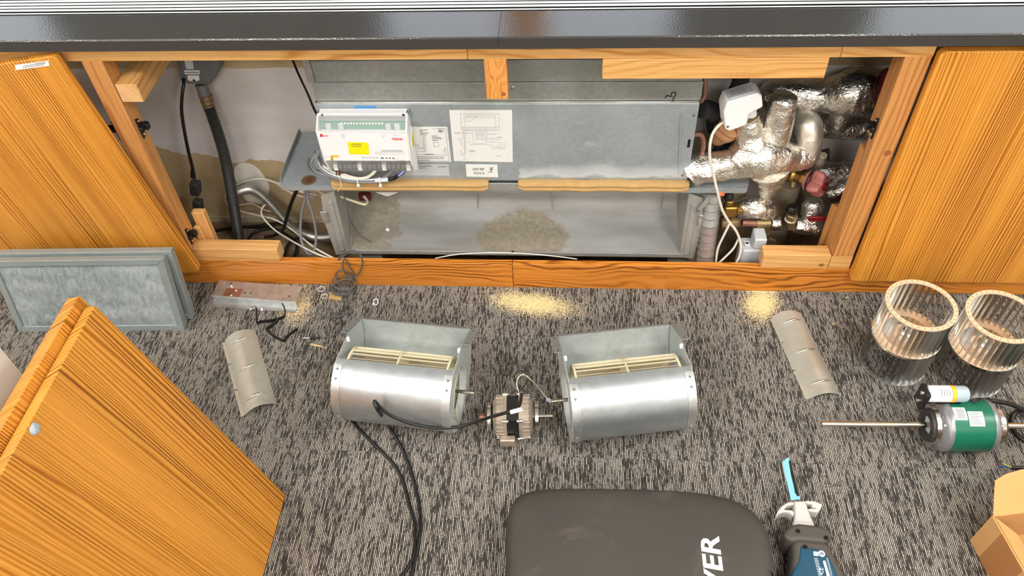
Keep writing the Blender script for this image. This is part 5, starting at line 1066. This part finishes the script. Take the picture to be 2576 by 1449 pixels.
part('strain_relief', MB().lathe([(.0045, 0), (.007, .022)], q0 + Vector((0, 0, .016)), q1 - q0, 12), 'black_cable', t)
ax_, ay_, az_ = frame(q1 - q0)
part('plug', MB().obox(q0.lerp(q1, .58), ax_ * .0135, ay_ * .012, az_ * .020), 'black_rubber', t, bevel=.003); part('socket', MB().obox(q1.lerp(q2, .62), ax_ * .0125, ay_ * .012, az_ * .019), 'black_rubber', t, bevel=.004)
part('plug_screw', MB().lathe([(.002, 0), (.002, .002)], Y(501, 488, .182), (0, -1, 0), 8), 'steel', t)
wire('outer_flex', ypath([(503, 535, .185), (508, 550, .18), (512, 565, .175)]) + zpath([(525, 582, -.064), (560, 578, -.064), (590, 572, -.064), (650, 571, -.064), (690, 566, -.06)]), .0042, 'black_cable', t, 10)
def corrugated(path, r, amp, pitch):
    p = spline(path, 24); out = []; rad = []; d = 0; acc = [0]
    for a, b in zip(p[:-1], p[1:]): acc.append(acc[-1] + (b - a).length)
    tot = acc[-1]; n = int(tot / pitch * 4); j = 0
    for i in range(n + 1):
        s = tot * i / n
        while j < len(acc) - 2 and acc[j + 1] < s: j += 1
        f = (s - acc[j]) / max(1e-9, acc[j + 1] - acc[j]); out.append(p[j].lerp(p[j + 1], f)); rad.append(r + amp * (0, 1, 0, -1)[i % 4])
    return out, rad
t = thing('corrugated_conduit', 'black corrugated conduit dropping from the grey spur box to the floor', 'conduit', Z(600, 595, -.07))
part('conduit_spout', MB().cyl(Y(506, 212, .275), Y(516, 244, .268), .0155, 16), 'grey_plastic', t, smooth=40)
g0, g1 = Y(517, 240, .268), Y(524, 266, .262); part('brass_gland', MB().lathe([(.0165, 0), (.0165, .007), (.0145, .008), (.0145, .011), (.0165, .012), (.0165, .019), (.0148, .020), (.0148, .03)], g0, g1 - g0, 16), 'old_brass', t, smooth=30)
pa, ra = corrugated(ypath([(523, 262, .262), (540, 310, .25), (556, 360, .24), (570, 415, .23), (580, 470, .225), (589, 525, .222), (597, 575, .222), (601, 600, .222)]), .0132, .0019, .0066)
part('corrugated_sleeve', MB().tube(pa, ra, 14), 'conduit_black', t, smooth=30)
t = thing('metal_conduit', 'silver flexible metal conduit curving along the floor into the unit', 'conduit', Z(740, 600, -.07))
pa, ra = corrugated(ypath([(588, 490, .285), (605, 480, .275), (635, 478, .26), (668, 500, .245), (700, 535, .225), (735, 572, .20), (775, 592, .175), (805, 597, .155), (838, 594, .14)]), .0122, .0016, .0056)
part('spiral_sleeve', MB().tube(pa, ra, 14), 'conduit_steel', t, smooth=30)
def cable(label, pts, r, mat, name='cable', grp='loose cables in the left bay'):
    p = [Y(*q) if q[2] > .0 else Z(*q) for q in pts]; t = thing(name, label, 'cable', p[len(p) // 2], group=grp); wire('sheath', p, r, mat, t, 8); return t
cable('white cable looping from the wall under the left end of the tray', [(594, 466, .30), (620, 455, .30), (660, 450, .29), (700, 462, .25), (730, 474, .20), (770, 485, .16), (800, 490, .14)], .003, 'white_cable')
cable('pink-white cable loop hanging under the tray hole', [(690, 458, .27), (720, 478, .22), (750, 492, .19), (780, 496, .16), (800, 486, .15), (796, 475, .14)], .0028, 'pink_cable')
cable('white cable crossing the floor behind the conduit toward the plinth', [(600, 530, .28), (640, 540, .25), (690, 552, .20), (735, 578, .15), (790, 622, .08), (840, 650, .04)], .0026, 'white_cable')
cable('white cable crossing the floor in front of the metal conduit', [(680, 508, .25), (662, 520, .25), (658, 538, .22), (672, 560, .19), (700, 585, .15), (750, 615, .09), (800, 640, .05), (838, 652, .04)], .0026, 'white_cable')
cable('thin cream cable looped on the wall behind the conduits', [(572, 482, .30), (566, 500, .305), (580, 520, .305), (630, 512, .30), (670, 530, .285), (700, 532, .27)], .002, 'cream_cable')
cable('thick black cable falling from the tray to the floor', [(752, 468, .13), (735, 505, .14), (722, 545, .15), (712, 575, .16), (690, 592, .16), (668, 596, -.06)], .0048, 'black_cable')
cable('black cable running along the floor behind the conduits', [(530, 582, -.064), (590, 572, -.06), (650, 568, -.06), (700, 562, -.055), (730, 575, -.06)], .0042, 'black_cable')
cable('black cable loop on the floor near the batten', [(620, 610, -.06), (640, 585, -.06), (680, 575, -.06), (720, 590, -.06), (745, 612, -.06), (742, 640, -.06), (725, 655, -.06)], .004, 'black_cable')
cable('black cable curl on the floor beside the sawn batten end', [(716, 650, -.06), (722, 620, -.06), (740, 602, -.055), (760, 600, -.06), (790, 610, -.06)], .004, 'black_cable')
cable('grey cable loop hanging from the tray hole, left strand', [(768, 475, .12), (768, 500, .12), (760, 530, .12), (756, 570, .11), (758, 605, .09), (772, 635, .07), (785, 640, .07)], .0036, 'grey_cable')
cable('grey cable loop hanging from the tray hole, right strand', [(776, 475, .12), (774, 500, .115), (784, 530, .11), (793, 570, .10), (795, 605, .085), (788, 636, .07), (776, 640, .07)], .0036, 'grey_cable')
cable('black cable running down the wall to the controller', [(736, 150, .30), (748, 180, .28), (762, 210, .24), (776, 240, .18), (786, 265, .13), (797, 288, .09)], .0028, 'black_cable')
cable('cream sleeved cable bent inside the left of the fan deck', [(795, 476, .14), (815, 488, .12), (836, 492, .115), (860, 496, .12), (895, 508, .13), (918, 514, .135), (924, 505, .15), (915, 494, .16)], .0036, 'cream_cable')
cable('dark earth lead lying inside the left of the fan deck', [(876, 530, .09), (884, 560, .095), (905, 590, .10), (925, 604, .10), (934, 609, .098)], .0016, 'dark_grey_cable')
cable('thin white cable arching below the fan deck lip', [(1095, 650, .045), (1150, 640, .045), (1230, 636, .045), (1320, 638, .045), (1400, 645, .045), (1452, 652, .045)], .0016, 'white_cable')
t = thing('cable_clip', 'small silver saddle clip on the cream cable at the fan deck', 'clip', Y(838, 493, .11)); part('saddle', MB().obox(Y(838, 493, .108), (.008, 0, 0), (0, .003, 0), (0, 0, .006)), 'steel', t, bevel=.002)
ps = [Y(u, v, .318) for u, v in ((592, 420), (612, 410), (640, 418), (665, 445), (678, 475), (668, 500), (645, 515), (615, 500), (600, 470), (590, 445))]
tag(part('plaster_patch', MB().prism(spline(ps, 3, True), (0, .002, 0)), 'white_melamine'), 'pale plaster patch on the beige wall behind the conduit', 'plaster')
t = thing('torn_paper', 'crumpled white paper edge hanging under the foam strip', 'paper', Y(975, 488, .10)); part('scrap', MB().prism([Y(u, v, .10) for u, v in ((945, 484), (960, 490), (975, 494), (990, 489), (1002, 484))], (0, .001, 0)), 'paper', t)
t = thing('red_terminal', 'dark red terminal block in the shadow under the tray', 'terminal', Y(920, 498, .17)); part('block', MB().obox(Y(918, 494, .175), (.016, 0, 0), (0, .008, 0), (0, 0, .010)), 'deep_red', t, bevel=.002)
c = Y(975, 578, .14)
mb = MB(); mb.ball(c, .006, 6, (1, .6, 1)); mb.disp(.0015, 200); tag(part('paper_scrap', mb, 'white_plastic'), 'tiny white scrap on the left of the fan deck', 'scrap')

# ------------------------------------------------------------------ right bay: foil-lagged pipework, valves, actuator
def foil_run(name, label, pts, rad, mat, amp=.004, sc=42, seed=0., sub=16, n=44, cat='pipe', grp='foil-lagged pipes in the right bay'):
    p = spline(ypath(pts), sub); m = len(p); k = len(rad) - 1; rr = []
    for i in range(m):
        f = i / (m - 1) * k; j = min(k - 1, int(f)); rr.append(rad[j] + (rad[j + 1] - rad[j]) * (f - j))
    mb = MB().tube(p, rr, n); mb.disp(amp, sc, seed, True); mb.disp(amp * .4, sc * 2.7, seed + 5, True); mb.disp(amp * .13, sc * 6.5, seed + 9, True)
    t = thing(name, label, cat, p[m // 2], group=grp); part('foil_wrap', mb, mat, t, smooth=22 if mat == 'foil_bright' else 28); return t
foil_run('lagged_pipe', 'dull foil-wrapped pipe with a bulging valve body high at the back right', [(1925, 246, .24), (1960, 236, .235), (2020, 238, .225), (2070, 240, .22), (2110, 238, .21), (2150, 232, .20), (2190, 236, .195), (2212, 236, .19)], [.03, .038, .037, .038, .05, .055, .046, .024], 'foil_grey', .006, 30, 1)
foil_run('lagged_pipe', 'dull foil drop pipe behind the white actuator', [(1922, 240, .25), (1915, 270, .26), (1922, 310, .265), (1935, 360, .265), (1940, 410, .26)], [.028, .033, .032, .032, .03], 'foil_grey', .003, 30, 2)
foil_run('lagged_pipe', 'foil-wrapped branch hanging from the upper pipe with torn ends', [(2120, 262, .20), (2115, 290, .195), (2105, 312, .195), (2090, 325, .20)], [.04, .03, .026, .018], 'foil_grey', .006, 34, 3)
foil_run('lagged_pipe', 'smooth dark foil horizontal pipe behind the right post', [(2000, 318, .235), (2060, 318, .235), (2120, 322, .23), (2180, 326, .225), (2235, 330, .22)], [.026, .027, .027, .027, .027], 'foil_grey', .002, 30, 4)
foil_run('lagged_pipe', 'beige foil elbow right of the main foil valve', [(2000, 312, .21), (2018, 308, .19), (2032, 318, .17), (2036, 345, .155), (2034, 375, .145), (2030, 395, .14)], [.03, .032, .033, .03, .029, .028], 'foil_smooth', .002, 26, 5)
foil_run('lagged_pipe', 'upright foil cylinder with a crumpled top', [(1974, 236, .13), (1972, 246, .13), (1966, 275, .13), (1958, 310, .13), (1950, 345, .13), (1945, 362, .13)], [.012, .029, .032, .033, .034, .032], 'foil_bright', .0035, 40, 6)
foil_run('lagged_valve', 'large crumpled bright foil valve body spreading left to the unit', [(1738, 436, .10), (1762, 424, .10), (1800, 418, .10), (1840, 412, .105), (1880, 396, .11), (1915, 392, .115), (1955, 394, .12), (1995, 396, .13), (2034, 394, .14)], [.036, .037, .035, .037, .052, .058, .048, .032, .029], 'foil_bright', .006, 36, 7, cat='valve')
foil_run('lagged_valve', 'crumpled foil neck rising to the white actuator', [(1905, 400, .11), (1895, 370, .115), (1888, 340, .12), (1884, 310, .12), (1882, 292, .12)], [.05, .044, .034, .026, .023], 'foil_bright', .005, 40, 8, cat='valve')
foil_run('lagged_valve', 'torn foil cone tapering down below the main foil valve', [(1935, 420, .115), (1938, 445, .12), (1934, 470, .13), (1928, 495, .14), (1925, 515, .145)], [.05, .036, .024, .018, .012], 'foil_bright', .006, 46, 9, cat='valve')
foil_run('lagged_pipe', 'short crumpled foil parcel beside the brass valve', [(1858, 526, .12), (1880, 522, .12), (1905, 524, .12), (1930, 530, .125), (1946, 534, .13)], [.018, .026, .027, .024, .012], 'foil_bright', .006, 50, 10)
elb = foil_run('lagged_pipe', 'bright foil elbow above the dark red lever', [(2046, 505, .15), (2046, 515, .15), (2044, 535, .145), (2042, 552, .135), (2040, 562, .13)], [.012, .026, .028, .024, .02], 'foil_bright', .004, 46, 11)
part('pipe_stub', MB().cyl(Y(2046, 518, .15), Vector((Y(2046, 518, .15).x, YW, Y(2046, 518, .15).z)), .013, 14), 'old_brass', elb)
foil_run('lagged_pipe', 'bright foil horizontal stub below the dark red lever', [(2000, 566, .13), (2016, 567, .13), (2045, 570, .13), (2066, 572, .13)], [.017, .022, .022, .020], 'foil_bright', .004, 46, 12)
foil_run('lagged_pipe', 'small foil collar on the brass pipe near the tee', [(1940, 562, .125), (1950, 562, .125), (1962, 562, .125)], [.018, .019, .017], 'foil_bright', .003, 60, 13)
foil_run('lagged_pipe', 'foil-wrapped pipe behind the foot of the right post', [(2080, 490, .20), (2110, 478, .20), (2150, 470, .20), (2200, 465, .20)], [.02, .03, .032, .032], 'foil_grey', .004, 34, 14)
foil_run('lagged_pipe', 'dark foil pipe above the red gate valve', [(2070, 432, .24), (2110, 432, .24), (2170, 432, .235)], [.024, .026, .026], 'foil_grey', .003, 30, 15)

def solid(name, label, cat, parts, grp=None):
    q = parts[0]; c = sum(q[1].v, Vector()) / len(q[1].v); t = thing(name, label, cat, c, group=grp)
    for nm, mb, mat, bv in parts: part(nm, mb, mat, t, bevel=bv, smooth=35)
    return t
# white valve actuator
c = Y(1862, 262, .085); w = .012
ax_ = Vector((.96, .10, .26)).normalized(); az_ = Vector((-.26, .05, .96)).normalized(); ay_ = az_.cross(ax_)
def box2d(poly, y0, y1): return MB().prism([c + ax_ * a + az_ * b + ay_ * y0 for a, b in poly], ay_ * (y1 - y0))
t = thing('valve_actuator', 'white plastic valve actuator on the foil neck with a white lead', 'actuator', c)
bd = part('actuator_body', box2d([(-.040, .010), (-.030, .030), (.034, .032), (.042, .022), (.042, -.006), (.012, -.014), (.004, -.040), (-.034, -.044), (-.042, -.036)], -.026, .026), 'white_plastic', t, bevel=.004, seg=3)
part('actuator_lid', box2d([(-.024, .0302), (.028, .0318), (.028, .033), (-.024, .0314)], -.016, .018), 'pale_grey_plastic', t)
strokes('lid_print', [[c + ax_ * (-.018) + az_ * .0332 + ay_ * (-.010 + k * .005), c + ax_ * (.012 + .004 * (k % 3)) + az_ * .0338 + ay_ * (-.010 + k * .005)] for k in range(5)], .0012, 'ink_soft', t, az_, .0004)
part('screw', MB().lathe([(.003, 0), (.003, .0008)], c + ax_ * -.036 + az_ * -.030 - ay_ * .0262, -ay_, 10), 'grey_plastic', t)
part('collar', MB().lathe([(.014, 0), (.014, .012), (.016, .0121), (.016, .022)], Y(1886, 284, .112) + Vector((0, 0, .012)), (0, .05, -1), 20), 'white_plastic', t, smooth=30)
part('collar_ring', MB().lathe([(.0165, 0), (.0165, .010)], Y(1885, 292, .113) + Vector((0, 0, .006)), (0, .05, -1), 20), 'old_brass', t, smooth=30)
lead = thing('actuator_lead', 'white lead hanging from the actuator in front of the foil valve to the floor', 'cable', Y(1810, 500, .05))
wire('sheath', ypath([(1823, 306, .075), (1808, 316, .06), (1793, 336, .05), (1786, 365, .045), (1786, 400, .045), (1795, 440, .045), (1804, 480, .045), (1816, 525, .05), (1832, 555, .055), (1850, 578, .055), (1860, 600, .055), (1864, 622, .05), (1860, 645, .045), (1850, 665, .04)]), .0032, 'white_cable', lead, 10)
wire('sheath', ypath([(1836, 562, .054), (1822, 590, .052), (1806, 625, .048), (1801, 660, .044)]), .0028, 'white_cable', lead, 10)
wire('sheath', ypath([(1858, 600, .058), (1845, 625, .055), (1826, 645, .05), (1808, 662, .044)]), .0028, 'white_cable', lead, 10)
# red hand wheel far right
h = Y(2226, 218, .19)
solid('hand_wheel', 'dark red round valve wheel behind the top of the right post', 'valve', [('wheel', MB().lathe([(.022, 0), (.036, .006), (.041, .014), (.041, .026), (.033, .034), (.018, .036)], h + Vector((-.016, 0, 0)), (1, -.15, .1), 20), 'deep_red', .001), ('spindle', MB().cyl(h + Vector((-.04, .004, -.004)), h + Vector((-.01, 0, 0)), .018, 14), 'deep_red', 0), ('bolt_ring', MB().ringz([(.034, 0), (.0365, 0), (.0365, .003), (.034, .003)], h + Vector((-.010, 0, 0)), (1, -.15, .1), 20), 'black_plastic', 0)])
# red gate-valve knob with brass body
k = Y(2056, 462, .11); da = (Y(2056, 462, .11) - Y(2000, 442, .15)).normalized(); ax1, ay1, _ = frame(da)
mb = MB(); prof = []; nn = 32; vs = []
for (hh, rr) in ((0, .024), (.006, .028), (.022, .027), (.030, .022)):
    for i in range(nn):
        a = 2 * math.pi * i / nn; lobe = rr * (1 + .30 * math.cos(4 * a)); vs.append(k + da * (hh - .012) + (ax1 * math.cos(a) + ay1 * math.sin(a)) * lobe)
mb.add(vs, [(i * nn + j, i * nn + (j + 1) % nn, (i + 1) * nn + (j + 1) % nn, (i + 1) * nn + j) for i in range(3) for j in range(nn)] + [tuple(range(nn))[::-1], tuple(range(3 * nn, 4 * nn))])
solid('gate_valve', 'brass gate valve with a red lobed handle in the right bay', 'valve', [('red_handle', mb, 'red_plastic', .0015), ('handle_collar', MB().lathe([(.024, 0), (.025, .003), (.025, .009), (.022, .010)], k - da * .026, da, 24), 'red_plastic', 0), ('scale_band', MB().ringz([(.0252, 0), (.0262, 0), (.0262, .004), (.0252, .004)], k - da * .0185, da, 24), 'black_plastic', 0), ('handle_socket', MB().ringz([(.006, 0), (.010, 0), (.011, .004), (.006, .004)], k + da * .0175, da, 16), 'dark_red', 0), ('bonnet', MB().lathe([(.013, 0), (.013, .014), (.017, .015), (.017, .026)], k - da * .055, da, 6), 'brass', .001), ('valve_body', MB().lathe([(.016, 0), (.020, .006), (.020, .022), (.015, .028)], k - da * .082, da, 16), 'brass', .001), ('test_point', MB().cyl(Y(1994, 470, .13), Y(1996, 456, .135), .007, 10), 'old_brass', .001)])
# grey fitting above it
solid('pipe_fitting', 'grey compression fitting and clamp above the red gate valve', 'fitting', [('fitting_body', MB().lathe([(.009, 0), (.013, .004), (.013, .020), (.009, .026), (.009, .034)], Y(2058, 408, .15), (.1, -.4, 1), 12), 'motor_alloy', .001), ('clamp', MB().obox(Y(2068, 392, .16), (.016, 0, .006), (0, .004, 0), (-.004, 0, .016)), 'black_lagging', .002), ('elbow', MB().tube(ypath([(2058, 408, .15), (2060, 425, .16), (2075, 432, .18)]), .011, 12), 'motor_alloy', 0), ('white_block', MB().obox(Y(2072, 436, .13), (.010, 0, 0), (0, .006, 0), (0, 0, .008)), 'pale_grey_plastic', .001)])
# brass drain / isolating valve group at the bottom
solid('brass_valve', 'brass valve with a black cap beside the silver sheathed hose', 'valve', [('valve_body', MB().obox(Y(1836, 527, .105), (.016, 0, 0), (0, .014, 0), (0, 0, .017)), 'brass', .005), ('neck', MB().lathe([(.010, 0), (.011, .004), (.011, .012), (.009, .014)], Y(1834, 512, .105), (0, 0, 1), 14), 'brass', 0), ('black_cap', MB().lathe([(.012, 0), (.012, .010), (.008, .016), (.006, .020)], Y(1833, 500, .105), (0, 0, 1), 16), 'black_plastic', .001), ('side_port', MB().cyl(Y(1850, 528, .105), Y(1866, 528, .11), .012, 14), 'brass', 0), ('knob', MB().cyl(Y(1866, 512, .115), Y(1866, 522, .112), .008, 10), 'old_brass', .001)])
solid('brass_pipe', 'tarnished brass and copper pipe with a tee feeding the foil valves', 'pipe', [('union', MB().lathe([(.014, 0), (.017, .003), (.017, .018), (.014, .021), (.016, .024), (.016, .040), (.011, .048)], Y(1812, 560, .11), (1, .05, 0), 8), 'old_brass', .001), ('copper_tail', MB().cyl(Y(1866, 560, .112), Y(1905, 562, .115), .0095, 14), 'copper', 0), ('tee', MB().lathe([(.013, 0), (.013, .034)], Y(1902, 562, .115), (1, .05, 0), 14).lathe([(.013, 0), (.013, .020), (.017, .021), (.017, .030), (.012, .032), (.012, .062), (.010, .064)], Y(1925, 566, .118), (0, 0, -1), 14), 'old_brass', 0), ('hose_tail', MB().tube(ypath([(1930, 598, .12), (1940, 603, .12), (1948, 606, .12)]), [.007, .006, .005], 10), 'old_brass', 0)])
solid('check_fitting', 'dark-capped brass fitting left of the dark red lever', 'fitting', [('fitting_body', MB().lathe([(.013, 0), (.015, .004), (.015, .016), (.012, .018)], Y(1989, 552, .13), (.05, 0, 1), 6), 'old_brass', .001), ('cap', MB().lathe([(.014, 0), (.013, .014), (.010, .018)], Y(1990, 532, .13), (.05, 0, 1), 14), 'black_plastic', .001), ('white_washer', MB().lathe([(.0145, 0), (.0145, .003)], Y(1988, 553, .129), (0, 0, 1), 16), 'cream_cable', 0), ('stem', MB().cyl(Y(1988, 572, .13), Y(1989, 553, .13), .012, 12), 'old_brass', 0)])
solid('valve_lever', 'dark red quarter-turn valve lever lying across the bright foil', 'valve', [('lever', MB().prism([Y(u, v, .10) for u, v in ((2030, 552), (2036, 547), (2060, 546), (2095, 547), (2100, 560), (2060, 558), (2036, 558))], (0, .006, 0)), 'dark_red', .002)])
# hoses and pipes on the left of the bay
t = thing('sheathed_hose', 'silver hose in a clear ribbed plastic sheath at the corner of the unit', 'pipe', Y(1780, 640, .075))
pa, ra = corrugated(ypath([(1792, 490, .09), (1790, 520, .085), (1785, 565, .075), (1779, 610, .065), (1773, 655, .055), (1770, 680, .05)]), .0215, .0009, .018)
part('clear_sheath', MB().tube(pa, ra, 20), 'sheath_plastic', t, smooth=50)
part('grey_core', MB().tube(ypath([(1792, 488, .09), (1785, 565, .075)]), [.0165, .018], 16), 'galvanised_dusty', t, smooth=60)
part('copper_core', MB().tube(ypath([(1785, 565.2, .075), (1778, 615, .065), (1770, 680, .05)]), [.0175, .018, .018], 16), 'copper', t, smooth=60)
for i in range(9):
    a_ = Y(1792, 490, .09).lerp(Y(1770, 680, .05), .06 + i * .1); part('sheath_ring', MB().ringz([(.0218, -.0006), (.0232, -.0006), (.0232, .0006), (.0218, .0006)], a_, Y(1792, 490, .09) - Y(1770, 680, .05), 20), 'steel', t)
wire('orange_tag', ypath([(1806, 487, .08), (1814, 488, .08), (1822, 486, .08)]), .006, 'orange_cable', t)
solid('hose_bracket', 'bent steel bracket holding the sheathed hose to the unit', 'bracket', [('arm', MB().prism([Y(u, v, .068) for u, v in ((1752, 528), (1764, 516), (1776, 500), (1784, 498), (1782, 510), (1768, 526), (1760, 534))], (0, .002, 0)), 'galvanised_dusty', 0), ('screw', MB().lathe([(.005, 0), (.004, .003)], Y(1757, 529, .067), (0, -1, 0), 12), 'steel', 0)])
solid('brown_wrap', 'torn brown paper-like wrapping hanging below the actuator', 'wrapping', [('wrap', MB().tube(spline(ypath([(1838, 316, .13), (1826, 330, .135), (1810, 346, .14), (1796, 360, .145)]), 6), [.018, .026, .028, .026, .024, .026, .028, .028, .026, .024, .022, .02, .02, .018, .016, .014, .012, .010, .008][:19], 16).disp(.007, 40, 3, True), 'brown_wrap', 0)])
for i, (lab, pts, r, m) in enumerate((('black lagged pipe stub at the right end of the front panel', [(1765, 274, .12), (1788, 278, .14), (1798, 290, .17), (1800, 320, .19)], .021, 'black_lagging'), ('black lagged pipe behind the actuator top', [(1862, 178, .24), (1862, 210, .24), (1845, 240, .24), (1820, 280, .24), (1812, 320, .24)], .020, 'black_lagging'), ('black lagged pipe low behind the brown wrapping', [(1800, 370, .2), (1830, 384, .19), (1850, 392, .18)], .022, 'black_lagging'))):
    t = thing('lagged_pipe', lab, 'pipe', Y(*pts[1]), group='black lagged pipes'); wire('lagging', ypath(pts), r, m, t, 14)
for lab, pts, r in (('bent copper pipe beside the slot of the front panel', [(1745, 340, .10), (1760, 338, .105), (1768, 348, .105), (1769, 370, .105), (1764, 392, .105), (1762, 410, .105)], .0055), ('copper pipe at the top right corner of the duct', [(1772, 190, .11), (1773, 220, .11), (1772, 240, .11), (1762, 256, .11)], .0055)):
    t = thing('copper_pipe', lab, 'pipe', Y(*pts[2]), group='thin copper pipes'); wire('tube', ypath(pts), r, 'copper', t, 12)
t = thing('waste_pipe', 'thick upright beige pipe behind the foil valve', 'pipe', Y(1985, 560, .26)); part('pipe_barrel', MB().cyl(Y(1985, 455, .27), Vector((Y(1985, 455, .27).x, .27, -.07)), .034, 24), 'beige_pipe', t, smooth=40)
t = thing('waste_pipe', 'beige plastic block below the tray at the right end', 'pipe', Y(1845, 500, .2)); part('pipe_barrel', MB().box(Y(1815, 500, .2).x, Y(1875, 500, .2).x, .19, .26, .08, .255), 'beige_pipe', t, bevel=.006)
# thermostat box behind the plinth
c = Y(1890, 640, .075); c.z = .035
t = thing('sensor_box', 'white plastic sensor box behind the plinth at the right', 'sensor', (c.x, c.y, -.07))
part('box_body', MB().box(c.x - .030, c.x + .026, .055, .105, -.068, .088), 'pale_grey_plastic', t, bevel=.004)
part('box_cover', MB().box(c.x - .004, c.x + .026, .060, .105, .0885, .122), 'pale_grey_plastic', t, bevel=.004)
part('switch', MB().box(c.x - .024, c.x - .010, .070, .085, .0885, .094), 'white_plastic', t, bevel=.001)
part('switch_slot', MB().box(c.x - .021, c.x - .013, .074, .079, .0941, .0945), 'black_hole', t)
